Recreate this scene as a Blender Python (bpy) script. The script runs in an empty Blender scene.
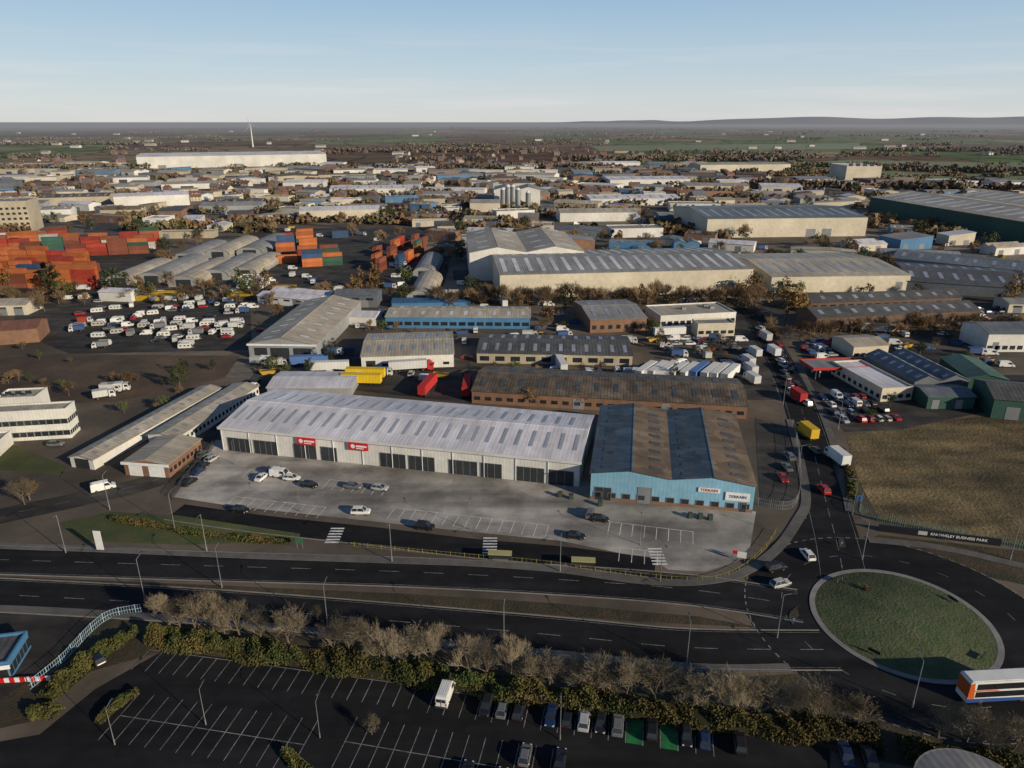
import bpy, math, random
from mathutils import Vector, Matrix
R=random.Random(11)
sc=bpy.context.scene
C=sc.collection
F=710.0; PIT=math.radians(20.4); CH=85.0
sp,cp=math.sin(PIT),math.cos(PIT)
PI=math.pi
# ---------------------------------------------------------------- measuring helpers
def G(px,py,z=0.0):
    u=(px-512)/F; v=(py-384)/F
    t=(CH-z)/(sp+v*cp)
    return Vector((t*u,t*(cp-v*sp),z))
def proj(p):
    dy=p[1]; dz=p[2]-CH
    zc=dy*cp-dz*sp
    if zc<1: return (0,0)
    return (512+F*p[0]/zc, 384+F*(-dy*sp-dz*cp)/zc)
def HG(px,pyb,pyt):
    Y0=G(px,pyb).y; v=(pyt-384)/F
    t=Y0/(cp-v*sp)
    return CH-t*(sp+v*cp)
# ---------------------------------------------------------------- materials
def mat(name,c,c2=None,sc_=.5,rough=.85,metal=0,bump=0,stripe=None,obj=False,rnd=0,big=.25,spec=.3,bsc=None,patch=None,streak=None):
    m=bpy.data.materials.new(name); m.use_nodes=True
    nt=m.node_tree; N=nt.nodes; Lk=nt.links
    b=N['Principled BSDF']; b.inputs['Roughness'].default_value=rough; b.inputs['Metallic'].default_value=metal
    b.inputs['Specular IOR Level'].default_value=spec
    c=tuple(c)+(1,); c2=(tuple(c2)+(1,)) if c2 else tuple(x*.8 for x in c[:3])+(1,)
    if obj: co=N.new('ShaderNodeTexCoord').outputs['Object']
    else: co=N.new('ShaderNodeNewGeometry').outputs['Position']
    n=N.new('ShaderNodeTexNoise'); n.inputs['Scale'].default_value=sc_; n.inputs['Detail'].default_value=7; n.inputs['Roughness'].default_value=.65
    Lk.new(co,n.inputs['Vector'])
    mr=N.new('ShaderNodeMapRange'); mr.inputs[1].default_value=.36; mr.inputs[2].default_value=.64
    Lk.new(n.outputs['Fac'],mr.inputs[0])
    mx=N.new('ShaderNodeMix'); mx.data_type='RGBA'; mx.inputs[6].default_value=c; mx.inputs[7].default_value=c2
    Lk.new(mr.outputs[0],mx.inputs[0]); cur=mx.outputs[2]
    def mul(cur,facsock):
        q=N.new('ShaderNodeMix'); q.data_type='RGBA'; q.blend_type='MULTIPLY'; q.inputs[0].default_value=1
        Lk.new(cur,q.inputs[6]); Lk.new(facsock,q.inputs[7]); return q.outputs[2]
    if big:
        n2=N.new('ShaderNodeTexNoise'); n2.inputs['Scale'].default_value=sc_*.13; n2.inputs['Detail'].default_value=4
        Lk.new(co,n2.inputs['Vector'])
        m2=N.new('ShaderNodeMapRange'); m2.inputs[1].default_value=.3; m2.inputs[2].default_value=.7; m2.inputs[3].default_value=1-big; m2.inputs[4].default_value=1+big
        Lk.new(n2.outputs['Fac'],m2.inputs[0]); cur=mul(cur,m2.outputs[0])
    if streak:
        mp=N.new('ShaderNodeMapping'); mp.inputs['Scale'].default_value=streak[0]; mp.inputs['Rotation'].default_value=(0,0,streak[1]); Lk.new(co,mp.inputs['Vector'])
        n4=N.new('ShaderNodeTexNoise'); n4.inputs['Scale'].default_value=1; n4.inputs['Detail'].default_value=5; Lk.new(mp.outputs[0],n4.inputs['Vector'])
        m7=N.new('ShaderNodeMapRange'); m7.inputs[1].default_value=.35; m7.inputs[2].default_value=.65; m7.inputs[3].default_value=1-streak[2]; m7.inputs[4].default_value=1+streak[2]
        Lk.new(n4.outputs['Fac'],m7.inputs[0]); cur=mul(cur,m7.outputs[0])
    if patch:
        vo=N.new('ShaderNodeTexVoronoi'); vo.inputs['Scale'].default_value=patch[0]; vo.inputs['Randomness'].default_value=.9
        vo.distance='CHEBYCHEV'
        Lk.new(co,vo.inputs['Vector'])
        hs=N.new('ShaderNodeSeparateColor'); Lk.new(vo.outputs['Color'],hs.inputs[0])
        m3=N.new('ShaderNodeMapRange'); m3.inputs[3].default_value=1-patch[1]; m3.inputs[4].default_value=1+patch[1]
        Lk.new(hs.outputs[0],m3.inputs[0]); cur=mul(cur,m3.outputs[0])
    if stripe:
        ax,per,dk=stripe
        s=N.new('ShaderNodeSeparateXYZ'); tc=N.new('ShaderNodeTexCoord'); Lk.new(tc.outputs['Object'],s.inputs[0])
        a=N.new('ShaderNodeMath'); a.operation='MULTIPLY'; a.inputs[1].default_value=2*PI/per; Lk.new(s.outputs[ax],a.inputs[0])
        si=N.new('ShaderNodeMath'); si.operation='SINE'; Lk.new(a.outputs[0],si.inputs[0])
        m4=N.new('ShaderNodeMapRange'); m4.inputs[1].default_value=-1; m4.inputs[2].default_value=1; m4.inputs[3].default_value=1-dk; m4.inputs[4].default_value=1
        Lk.new(si.outputs[0],m4.inputs[0]); cur=mul(cur,m4.outputs[0])
    if rnd:
        oi=N.new('ShaderNodeObjectInfo'); m5=N.new('ShaderNodeMapRange'); m5.inputs[3].default_value=1-rnd; m5.inputs[4].default_value=1+rnd
        Lk.new(oi.outputs['Random'],m5.inputs[0]); cur=mul(cur,m5.outputs[0])
    # air haze painted into the base colour, paling it to blue-grey with distance
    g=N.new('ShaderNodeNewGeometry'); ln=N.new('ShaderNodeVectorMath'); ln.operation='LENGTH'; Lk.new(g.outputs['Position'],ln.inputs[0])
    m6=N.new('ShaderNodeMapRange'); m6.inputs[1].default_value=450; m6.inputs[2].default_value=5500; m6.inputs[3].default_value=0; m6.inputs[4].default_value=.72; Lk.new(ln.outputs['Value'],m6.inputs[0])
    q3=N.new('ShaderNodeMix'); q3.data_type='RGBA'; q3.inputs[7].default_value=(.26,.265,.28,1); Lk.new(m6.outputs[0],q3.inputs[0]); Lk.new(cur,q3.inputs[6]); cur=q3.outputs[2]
    Lk.new(cur,b.inputs['Base Color'])
    if bump:
        bp=N.new('ShaderNodeBump'); bp.inputs['Strength'].default_value=1; bp.inputs['Distance'].default_value=bump
        n3=N.new('ShaderNodeTexNoise'); n3.inputs['Scale'].default_value=bsc or sc_*3; n3.inputs['Detail'].default_value=4; Lk.new(co,n3.inputs['Vector'])
        Lk.new(n3.outputs['Fac'],bp.inputs['Height']); Lk.new(bp.outputs[0],b.inputs['Normal'])
    return m
_pc={}
def paint(col,rough=.4,rnd=0):
    k=(col,rough)
    if k not in _pc: _pc[k]=mat('paint',col,tuple(x*.85 for x in col),sc_=.8,rough=rough,obj=True,big=.1,spec=.5)
    return _pc[k]
def farmland():
    m=bpy.data.materials.new('farmland'); m.use_nodes=True; nt=m.node_tree; N=nt.nodes; Lk=nt.links
    b=N['Principled BSDF']; b.inputs['Roughness'].default_value=.95; b.inputs['Specular IOR Level'].default_value=.05
    g=N.new('ShaderNodeNewGeometry')
    mp=N.new('ShaderNodeMapping'); mp.inputs['Scale'].default_value=(.0022,.0011,1); mp.inputs['Rotation'].default_value=(0,0,.3); Lk.new(g.outputs['Position'],mp.inputs['Vector'])
    v=N.new('ShaderNodeTexVoronoi'); v.inputs['Scale'].default_value=1; Lk.new(mp.outputs[0],v.inputs['Vector'])
    s=N.new('ShaderNodeSeparateColor'); Lk.new(v.outputs['Color'],s.inputs[0])
    r=N.new('ShaderNodeValToRGB'); e=r.color_ramp.elements; r.color_ramp.interpolation='CONSTANT'
    cols=[(0,(.17,.11,.07)),(.2,(.12,.16,.055)),(.38,(.22,.165,.10)),(.5,(.13,.09,.06)),(.62,(.16,.19,.08)),(.78,(.15,.095,.065)),(.92,(.26,.22,.14))]
    e[0].color=cols[0][1]+(1,); e[1].position=cols[1][0]; e[1].color=cols[1][1]+(1,)
    for p,c in cols[2:]:
        q=e.new(p); q.color=c+(1,)
    Lk.new(s.outputs[0],r.inputs[0])
    v2=N.new('ShaderNodeTexVoronoi'); v2.feature='DISTANCE_TO_EDGE'; Lk.new(mp.outputs[0],v2.inputs['Vector'])
    lt=N.new('ShaderNodeMapRange'); lt.inputs[1].default_value=.03; lt.inputs[2].default_value=.05; lt.inputs[3].default_value=.35; lt.inputs[4].default_value=1; Lk.new(v2.outputs['Distance'],lt.inputs[0])
    q=N.new('ShaderNodeMix'); q.data_type='RGBA'; q.blend_type='MULTIPLY'; q.inputs[0].default_value=1; Lk.new(r.outputs[0],q.inputs[6]); Lk.new(lt.outputs[0],q.inputs[7])
    n=N.new('ShaderNodeTexNoise'); n.inputs['Scale'].default_value=.003; n.inputs['Detail'].default_value=8; Lk.new(g.outputs['Position'],n.inputs['Vector'])
    m2=N.new('ShaderNodeMapRange'); m2.inputs[1].default_value=.3; m2.inputs[2].default_value=.7; m2.inputs[3].default_value=.55; m2.inputs[4].default_value=1.3; Lk.new(n.outputs['Fac'],m2.inputs[0])
    q2=N.new('ShaderNodeMix'); q2.data_type='RGBA'; q2.blend_type='MULTIPLY'; q2.inputs[0].default_value=1; Lk.new(q.outputs[2],q2.inputs[6]); Lk.new(m2.outputs[0],q2.inputs[7])
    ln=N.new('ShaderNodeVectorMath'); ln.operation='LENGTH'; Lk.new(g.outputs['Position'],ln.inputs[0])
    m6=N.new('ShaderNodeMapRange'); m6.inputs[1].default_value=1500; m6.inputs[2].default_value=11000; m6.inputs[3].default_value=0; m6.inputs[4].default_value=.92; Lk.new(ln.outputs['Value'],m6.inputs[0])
    q3=N.new('ShaderNodeMix'); q3.data_type='RGBA'; q3.inputs[7].default_value=(.42,.43,.46,1); Lk.new(m6.outputs[0],q3.inputs[0]); Lk.new(q2.outputs[2],q3.inputs[6])  # distance haze painted into the field colours, pale grey far out
    Lk.new(q3.outputs[2],b.inputs['Base Color']); return m

M={}
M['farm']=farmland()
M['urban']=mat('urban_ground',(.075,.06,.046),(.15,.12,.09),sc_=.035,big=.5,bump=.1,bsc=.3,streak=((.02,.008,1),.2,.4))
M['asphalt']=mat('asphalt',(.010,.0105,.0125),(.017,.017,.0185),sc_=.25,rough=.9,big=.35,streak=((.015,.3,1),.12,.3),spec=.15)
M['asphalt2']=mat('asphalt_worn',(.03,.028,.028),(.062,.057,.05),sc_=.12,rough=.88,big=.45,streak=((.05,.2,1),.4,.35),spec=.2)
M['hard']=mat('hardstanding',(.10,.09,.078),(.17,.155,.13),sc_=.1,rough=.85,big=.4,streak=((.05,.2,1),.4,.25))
M['yard']=mat('yard_concrete',(.19,.178,.165),(.37,.345,.315),sc_=.11,rough=.85,big=.45,patch=(.07,.15),streak=((.02,.16,1),.2,.3))
M['path']=mat('path_paving',(.09,.085,.08),(.13,.12,.11),sc_=.4)
M['kerb']=mat('kerb_stone',(.16,.155,.15),(.22,.21,.2),sc_=.5)
M['soil']=mat('bare_soil',(.05,.034,.023),(.095,.065,.042),sc_=.08,big=.4,bump=.15,bsc=.6)
M['roughgrass']=mat('rough_grass',(.17,.12,.055),(.075,.06,.028),sc_=.12,big=.5,bump=.3,bsc=1.2,streak=((.03,.15,1),.3,.4))
M['grass']=mat('grass',(.045,.065,.02),(.08,.08,.03),sc_=.2,big=.4,bump=.15,bsc=2)
M['greenfield']=mat('green_field',(.14,.20,.07),(.17,.19,.08),sc_=.01,big=.3)
M['verge']=mat('verge',(.03,.03,.016),(.065,.046,.027),sc_=.25,big=.4,bump=.15,bsc=2)
M['line']=mat('line_paint',(.26,.26,.25),(.1,.1,.1),sc_=1.5,rough=.7)
M['yardline']=mat('yard_line_paint',(.7,.7,.68),(.5,.5,.48),sc_=1.5,rough=.7)
M['linedim']=mat('worn_line_paint',(.26,.26,.26),(.09,.09,.09),sc_=1,rough=.7)
M['greenbay']=mat('green_bay_paint',(.02,.2,.06),(.02,.1,.04),sc_=.6)
M['glass']=mat('glass',(.015,.02,.024),(.03,.035,.042),sc_=.3,rough=.22,spec=.5)
M['tyre']=mat('tyre',(.02,.02,.02))
M['rim']=mat('rim',(.3,.3,.32),rough=.35,metal=.8)
M['lamp_w']=mat('headlight',(.7,.7,.7),rough=.1)
M['lamp_r']=mat('taillight',(.4,.01,.01),rough=.2)
M['steel']=mat('galvanised',(.2,.21,.22),(.28,.29,.3),rough=.5,metal=.4)
M['darksteel']=mat('dark_steel',(.05,.055,.06),rough=.5)
M['trunk']=mat('bark',(.15,.12,.085),(.09,.07,.05),sc_=2)
M['twig']=mat('twigs',(.25,.205,.14),(.16,.13,.09),sc_=.5,rnd=.3,big=.2)
M['twig_brown']=mat('twigs_brown',(.20,.13,.07),(.13,.088,.052),sc_=.5,rnd=.3,big=.2)
M['leaf_brown']=mat('leaf_brown',(.18,.105,.045),(.10,.062,.03),sc_=.6,obj=True,rnd=.4,big=.3)
M['leaf_gold']=mat('leaf_gold',(.27,.165,.05),(.15,.095,.035),sc_=.6,obj=True,rnd=.3)
M['leaf_green']=mat('leaf_green',(.05,.07,.022),(.09,.1,.03),sc_=.6,obj=True,rnd=.35)
M['leaf_dark']=mat('leaf_dark',(.028,.04,.018),(.05,.058,.024),sc_=.6,obj=True,rnd=.3)
M['hedge']=mat('hedge_leaf',(.045,.065,.018),(.115,.085,.027),sc_=.16,big=.5)
M['hedge2']=mat('shrub_leaf',(.05,.065,.018),(.10,.09,.025),sc_=.3,big=.45)
M['hedge_core']=mat('hedge_core',(.02,.02,.01),(.03,.026,.012),sc_=.5)
M['far_wood']=mat('far_woodland',(.14,.085,.05),(.085,.075,.04),sc_=.012,big=.4)
M['scrub']=mat('town_scrub',(.18,.105,.055),(.09,.085,.04),sc_=.03,big=.45)
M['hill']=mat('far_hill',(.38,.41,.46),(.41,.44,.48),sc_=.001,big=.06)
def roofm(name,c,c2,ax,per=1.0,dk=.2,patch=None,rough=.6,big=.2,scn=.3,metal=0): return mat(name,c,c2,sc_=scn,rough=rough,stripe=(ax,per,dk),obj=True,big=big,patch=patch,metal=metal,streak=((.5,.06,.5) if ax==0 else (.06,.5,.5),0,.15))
RX={}
for ax,t in ((0,'x'),(1,'y')):
    RX['white'+t]=roofm('roof_white_'+t,(.64,.62,.66),(.55,.54,.58),ax,1.0,.14)
    RX['grey'+t]=roofm('roof_grey_'+t,(.22,.22,.22),(.29,.28,.27),ax,1.1,.25)
    RX['tan'+t]=roofm('roof_tan_'+t,(.45,.40,.32),(.34,.30,.24),ax,1.1,.25)
    RX['brown'+t]=roofm('roof_brown_'+t,(.17,.13,.09),(.085,.07,.055),ax,1.0,.35,patch=(.25,.3),big=.35)
    RX['dark'+t]=roofm('roof_dark_'+t,(.07,.073,.077),(.12,.115,.11),ax,1.2,.3)
    RX['blue'+t]=roofm('roof_blue_'+t,(.05,.14,.28),(.04,.11,.22),ax,1.0,.2)
    RX['slate'+t]=roofm('roof_slate_'+t,(.12,.14,.16),(.16,.18,.2),ax,1.0,.25)
    RX['green'+t]=roofm('roof_green_'+t,(.06,.12,.09),(.08,.14,.11),ax,1.0,.2)
    RX['red'+t]=roofm('roof_red_'+t,(.22,.10,.07),(.16,.08,.055),ax,.8,.2)
W={}
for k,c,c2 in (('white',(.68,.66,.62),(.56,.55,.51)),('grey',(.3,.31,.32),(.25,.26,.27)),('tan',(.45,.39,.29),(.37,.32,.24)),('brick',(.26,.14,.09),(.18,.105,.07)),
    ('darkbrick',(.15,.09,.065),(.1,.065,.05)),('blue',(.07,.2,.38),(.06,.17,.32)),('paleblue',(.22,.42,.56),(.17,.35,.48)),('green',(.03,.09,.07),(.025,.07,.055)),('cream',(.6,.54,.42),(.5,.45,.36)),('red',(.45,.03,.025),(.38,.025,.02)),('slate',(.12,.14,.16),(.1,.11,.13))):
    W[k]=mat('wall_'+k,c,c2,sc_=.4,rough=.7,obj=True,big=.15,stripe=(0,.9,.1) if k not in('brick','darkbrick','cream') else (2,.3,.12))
M['door_dark']=mat('door_dark',(.05,.055,.065),(.035,.04,.045),sc_=.4,rough=.35,obj=True,stripe=(2,.45,.4))
M['door_grey']=mat('door_grey',(.25,.26,.28),(.2,.21,.23),sc_=.4,rough=.5,obj=True,stripe=(2,.4,.3))
M['skyl']=mat('skylight',(.2,.22,.26),(.27,.29,.33),sc_=.4,rough=.35,obj=True)
M['skyl_m']=mat('skylight_mid',(.27,.29,.34),(.34,.36,.4),sc_=.4,rough=.35,obj=True)
M['skyl_l']=mat('skylight_pale',(.5,.53,.55),(.42,.45,.47),sc_=.4,rough=.4,obj=True)
M['skyl_d']=mat('skylight_old',(.04,.05,.06),(.08,.085,.085),sc_=.8,rough=.5,obj=True)
# ---------------------------------------------------------------- mesh builder
class MB:
    def __init__(s): s.v=[];s.f=[];s.m=[]
    def add(s,vs,fs,mi=0):
        o=len(s.v); s.v+= [tuple(q) for q in vs]; s.f+=[tuple(o+i for i in f) for f in fs]; s.m+=[mi]*len(fs)
    def box(s,a,b,mi=0,top=None):
        x0,y0,z0=a;x1,y1,z1=b
        s.add([(x0,y0,z0),(x1,y0,z0),(x1,y1,z0),(x0,y1,z0),(x0,y0,z1),(x1,y0,z1),(x1,y1,z1),(x0,y1,z1)],
          [(0,3,2,1),(4,5,6,7),(0,1,5,4),(1,2,6,5),(2,3,7,6),(3,0,4,7)],mi)
    def quad(s,a,b,c,d,mi=0): s.add([a,b,c,d],[(0,1,2,3)],mi)
    def slab(s,a,b,c,d,t,mi=0):
        a,b,c,d=[Vector(q) for q in (a,b,c,d)]
        n=(b-a).cross(d-a).normalized()*t
        if n.z<0: n=-n
        s.add([a,b,c,d,a+n,b+n,c+n,d+n],[(0,3,2,1),(4,5,6,7),(0,1,5,4),(1,2,6,5),(2,3,7,6),(3,0,4,7)],mi)
    def cyl(s,p0,p1,r0,r1,n=8,mi=0,cap=True):
        p0=Vector(p0);p1=Vector(p1);d=(p1-p0).normalized()
        a=d.orthogonal().normalized();b=d.cross(a)
        vs=[p0+(a*math.cos(2*PI*i/n)+b*math.sin(2*PI*i/n))*r0 for i in range(n)]+[p1+(a*math.cos(2*PI*i/n)+b*math.sin(2*PI*i/n))*r1 for i in range(n)]
        fs=[(i,(i+1)%n,n+(i+1)%n,n+i) for i in range(n)]
        if cap: fs+=[tuple(range(n-1,-1,-1)),tuple(range(n,2*n))]
        s.add(vs,fs,mi)
    def extr(s,pts,hw,mis=None,tw=None,mi=0):
        n=len(pts); tw=tw or [hw]*n
        vs=[(p[0],-tw[i],p[1]) for i,p in enumerate(pts)]+[(p[0],tw[i],p[1]) for i,p in enumerate(pts)]
        s.add(vs,[tuple(range(n)),tuple(range(2*n-1,n-1,-1))],mi)
        for i in range(n):
            j=(i+1)%n; s.add([vs[i],vs[j],vs[n+j],vs[n+i]],[(3,2,1,0)],(mis[i] if mis else mi))
    def merge(s,o,off=0):
        k=len(s.v); s.v+=o.v; s.f+=[tuple(k+i for i in f) for f in o.f]; s.m+=[m+off for m in o.m]
    def mesh(s,name,mats,smooth=False):
        me=bpy.data.meshes.new(name); me.from_pydata(s.v,[],s.f)
        for m in mats: me.materials.append(m)
        if len(mats)>1: me.polygons.foreach_set('material_index',s.m)
        if smooth: me.polygons.foreach_set('use_smooth',[True]*len(s.f))
        me.update(); return me
    def build(s,name,mats,parent=None,smooth=False):
        if not isinstance(mats,(list,tuple)): mats=[mats]
        o=bpy.data.objects.new(name,s.mesh(name,mats,smooth)); C.objects.link(o)
        if parent: o.parent=parent
        return o
REG=[]
def tag(o,label,cat,group=None):
    o['label']=label; o['category']=cat
    if group: o['group']=group
    REG.append(o); return o
def struct(name,mb,m,kind='structure'):
    o=mb.build(name,m); o['kind']=kind; return o
def empty(name,loc,rz,label,cat,group=None):
    o=bpy.data.objects.new(name,None); C.objects.link(o); o.location=loc; o.rotation_euler=(0,0,rz); o.empty_display_size=.5
    return tag(o,label,cat,group)
LM=[("the red container yard",70,262),("the mixed container yard",335,255),("the white twin-gabled warehouse",525,248),("the long tan warehouse",640,285),("the big green warehouse",950,212),
("the wind turbine",253,146),("the white distribution centre",230,164),("the apartment block",15,215),("the caravan yard",150,330),("the tan gabled shed",295,335),("the red canopy",840,370),
("the tall grey mill",865,176),("the roundabout",907,625),("the blue gabled warehouse",670,470),("the long brown shed",610,390),("the white retail warehouse",400,450),("the factory silos",517,200),
("the grey slate warehouse",780,225),("the white office block",40,425),("the twin narrow sheds",150,430),("the green corner building",1010,405),("the rough field",930,470),("the brick terrace units",890,318),
("the barrel-roofed sheds",215,262),("the electricity pylons",978,165),("the blue-walled workshop",455,315)]
def near(p):
    x,y=proj(p); return min(LM,key=lambda l:(l[1]-x)**2+((l[2]-y)*1.6)**2)[0]
# ---------------------------------------------------------------- flat ground pieces
def poly(name,pts,z,m,world=False):
    b=MB(); vs=[(p if world else G(*p)) for p in pts]
    b.add([(q[0],q[1],z) for q in vs],[tuple(range(len(vs)))]); return struct(name,b,m)
def cat(pts,n=8,closed=False):
    P=[Vector((q[0],q[1],0)) for q in pts]; out=[]
    N_=len(P); rng=range(N_ if closed else N_-1)
    for i in rng:
        g=(lambda k:P[k%N_]) if closed else (lambda k:P[max(0,min(N_-1,k))])
        a,b,c,d=g(i-1),g(i),g(i+1),g(i+2)
        for k in range(n):
            t=k/n; out.append(.5*((2*b)+(-a+c)*t+(2*a-5*b+4*c-d)*t*t+(-a+3*b-3*c+d)*t**3))
    if not closed: out.append(P[-1])
    return out
def px(pts): return [G(*p) for p in pts]
def ribbon(b,P,w,z,off=0,h=0,closed=False):
    n=len(P); Ls=[];Rs=[]
    for i in range(n):
        a=P[(i-1)%n if closed else max(0,i-1)]; c=P[(i+1)%n if closed else min(n-1,i+1)]
        d=(c-a); d.z=0; d.normalize(); nn=Vector((-d.y,d.x,0))
        Ls.append(P[i]+nn*(off+w/2)); Rs.append(P[i]+nn*(off-w/2))
    for i in range(n if closed else n-1):
        j=(i+1)%n
        l0,l1,r0,r1=Ls[i],Ls[j],Rs[i],Rs[j]
        if h:
            b.add([(l0.x,l0.y,z),(l1.x,l1.y,z),(r1.x,r1.y,z),(r0.x,r0.y,z),(l0.x,l0.y,z+h),(l1.x,l1.y,z+h),(r1.x,r1.y,z+h),(r0.x,r0.y,z+h)],[(4,5,6,7),(0,1,5,4),(1,2,6,5),(2,3,7,6),(3,0,4,7)])
        else: b.quad((l0.x,l0.y,z),(r0.x,r0.y,z),(r1.x,r1.y,z),(l1.x,l1.y,z))
def dashes(b,P,w,z,off,on,gap):
    state=True; seg=[P[0]]; left=on
    for i in range(len(P)-1):
        a,c=P[i],P[i+1]; d=(c-a).length
        if d<1e-6: continue
        t=0
        while d-t>left:
            t+=left; q=a.lerp(c,t/d); seg.append(q)
            if state: ribbon(b,seg,w,z,off)
            state=not state; left=on if state else gap; seg=[q]
        left-=d-t; seg.append(c)
b=MB(); n=24; S=30000
for i in range(n):
    for j in range(n):
        x0=-S+2*S*i/n;x1=-S+2*S*(i+1)/n;y0=-2000+(S+2000)*j/n;y1=-2000+(S+2000)*(j+1)/n
        b.quad((x0,y0,0),(x1,y0,0),(x1,y1,0),(x0,y1,0))
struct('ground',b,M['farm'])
poly('town_ground',[(-900,1000),(1900,1000),(1700,205),(1200,190),(1024,196),(880,188),(800,178),(640,166),(400,163),(180,170),(0,172),(-500,180)],.02,M['urban'])
for i in range(46):
    x=R.uniform(0,1000);y=176+R.random()**1.3*200; w_=R.uniform(14,60);h_=w_*.11+ (y-165)*.04
    poly('hardstanding',[(x,y),(x+w_,y+R.uniform(-1,1)),(x+w_+R.uniform(-8,8),y+h_),(x+R.uniform(-8,8),y+h_)],.024+i*.0004,M['hard'] if i%2 else M['asphalt2'])
poly('soil_patch',[(-60,362),(60,354),(240,356),(225,378),(170,392),(110,402),(60,404),(-80,404)],.05,M['soil'])
poly('rough_field',[(846,436),(905,424),(1000,415),(1100,420),(1200,560),(1020,545),(880,522),(858,480)],.05,M['roughgrass'])
poly('green_field',[(790,163),(850,160),(1100,165),(1100,186),(900,180)],.05,M['greenfield'])
poly('green_field',[(590,146),(860,143),(860,149),(600,151)],.05,M['greenfield'])
poly('grass_plot',[(-80,478),(0,470),(60,476),(66,466),(0,440),(-100,440)],.05,M['grass'])
# ---------------------------------------------------------------- roads
road_u=cat(px([(-420,548),(-150,554),(0,560),(200,566),(400,572),(560,580),(690,590),(800,606)]))
road_l=cat(px([(-420,580),(-150,588),(0,595),(200,606),(400,622),(560,636),(690,648),(830,650)]))
road_n=cat(px([(846,590),(838,548),(828,510),(818,470),(808,430),(792,385),(768,340),(752,314),(728,300),(640,292)]))
road_r=cat(px([(960,600),(1040,618),(1180,650)]))
road_s=cat(px([(960,660),(1040,700),(1120,760)]))
road_w=cat(px([(-200,540),(-60,528),(20,512),(90,497),(150,482),(196,462),(222,432),(250,398),(268,372),(300,362),(360,358),(470,372)]))
b=MB()
for P,w in ((road_u,9.5),(road_l,9.5)): ribbon(b,P,w,.07)
struct('road',b,M['asphalt'])
b=MB(); ribbon(b,road_n,10,.074); struct('road',b,M['asphalt'])
b=MB(); ribbon(b,road_r,10,.078); ribbon(b,road_s,9,.0785); struct('road',b,M['asphalt'])
b=MB(); ribbon(b,road_w,8,.072); struct('road',b,M['asphalt2'])
for k_,pp in enumerate(([(640,292),(540,301),(430,302),(250,298),(0,300),(-100,302)],[(430,302),(444,262),(452,222),(446,190),(436,168)],[(980,246),(860,243),(700,244),(455,236),(250,222),(0,226)],[(752,314),(720,262),(690,240),(672,200),(660,180)],[(1040,205),(860,196),(660,186),(446,186),(200,190),(-40,196)])):
    b=MB(); ribbon(b,cat(px(pp)),8 if k_<3 else 11,.066+.001*k_); struct('road',b,M['asphalt2'])
RC=(G(815,626)+G(1000,626))/2; RC=Vector((RC.x-.3,G(907,623).y+.6,0)); RR=(G(1000,626)-G(815,626)).length/2*.905
def ring(c,r,n=72): return [Vector((c.x+r*math.cos(2*PI*i/n),c.y+r*math.sin(2*PI*i/n),0)) for i in range(n)]
b=MB(); b.add([(q.x,q.y,.082) for q in ring(RC,RR+12)],[tuple(range(72))]); struct('roundabout_road',b,M['asphalt'])
b=MB(); RYm=cat(px([(175,512),(260,524),(370,536),(470,548),(560,556),(655,568)])); ribbon(b,RYm,7,.08); struct('road',b,M['asphalt'])
poly('road',[(770,545),(800,520),(840,515),(862,545),(840,600),(780,640),(735,606),(745,590)],.076,M['asphalt'])
poly('yard',[(172,497),(196,468),(216,440),(585,480),(598,492),(756,512),(750,548),(738,562),(705,572),(668,570),(652,560),(560,541),(450,530),(330,517),(230,506)],.076,M['yard'])
poly('side_yard',[(755,418),(796,430),(806,470),(800,500),(760,505)],.06,M['asphalt2'])
poly('side_yard',[(740,300),(700,340),(745,400),(780,400),(762,345)],.06,M['asphalt2'])
poly('side_yard',[(800,350),(850,340),(950,350),(985,412),(900,430),(845,432),(815,400)],.06,M['asphalt2'])
poly('side_yard',[(20,304),(250,300),(252,350),(70,354),(10,330)],.06,M['asphalt2'])
poly('side_yard',[(320,356),(470,360),(472,404),(300,384)],.06,M['asphalt2'])
poly('container_yard',[(-60,240),(165,232),(170,280),(100,300),(-60,305)],.06,M['asphalt2'])
poly('container_yard',[(250,228),(425,228),(425,286),(250,290)],.06,M['asphalt2'])
poly('verge',[(60,523),(110,512),(180,516),(300,534),(300,541),(190,545),(80,541)],.09,M['grass'])
poly('verge',[(-200,571),(0,577),(200,585),(400,594),(560,604),(640,612),(700,617),(760,628),(640,622),(400,604),(200,590),(0,580),(-200,576)],.095,M['verge'])
poly('verge',[(-200,612),(0,612),(120,615),(300,636),(520,662),(700,680),(830,672),(880,700),(1000,722),(1100,735),(1100,800),(900,765),(740,735),(560,714),(300,672),(160,652),(90,672),(30,722),(-30,735)],.055,M['verge'])
poly('verge',[(850,548),(880,535),(1100,560),(1100,600),(1000,580),(900,556)],.06,M['verge'])
path1=cat(px([(-150,538),(0,546),(110,550),(250,556),(400,561),(480,564),(560,570),(640,581),(700,582),(745,572),(778,548),(798,520),(806,500),(800,460),(790,420)]))
b=MB(); ribbon(b,path1,2.2,.11,h=.08); struct('pavement',b,M['path'])
b=MB()
path2=cat(px([(-150,609),(0,609),(200,621),(400,640),(560,655),(700,668),(790,668)])); ribbon(b,path2,1.8,.11,h=.08); struct('pavement',b,M['path'])
path3=cat(px([(868,540),(940,548),(1020,566),(1120,590)])); b=MB(); ribbon(b,path3,2.2,.11,h=.08); struct('pavement',b,M['path'])
b=MB(); path4=cat(px([(850,512),(843,480),(832,440),(816,400),(795,360)])); ribbon(b,path4,2,.11,h=.08); struct('pavement',b,M['path'])
b=MB()
for P in (road_u,road_l): ribbon(b,P,.2,.07,off=4.9,h=.13); ribbon(b,P,.2,.07,off=-4.9,h=.13)
ribbon(b,RYm,.2,.07,off=-3.6,h=.13)
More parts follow.
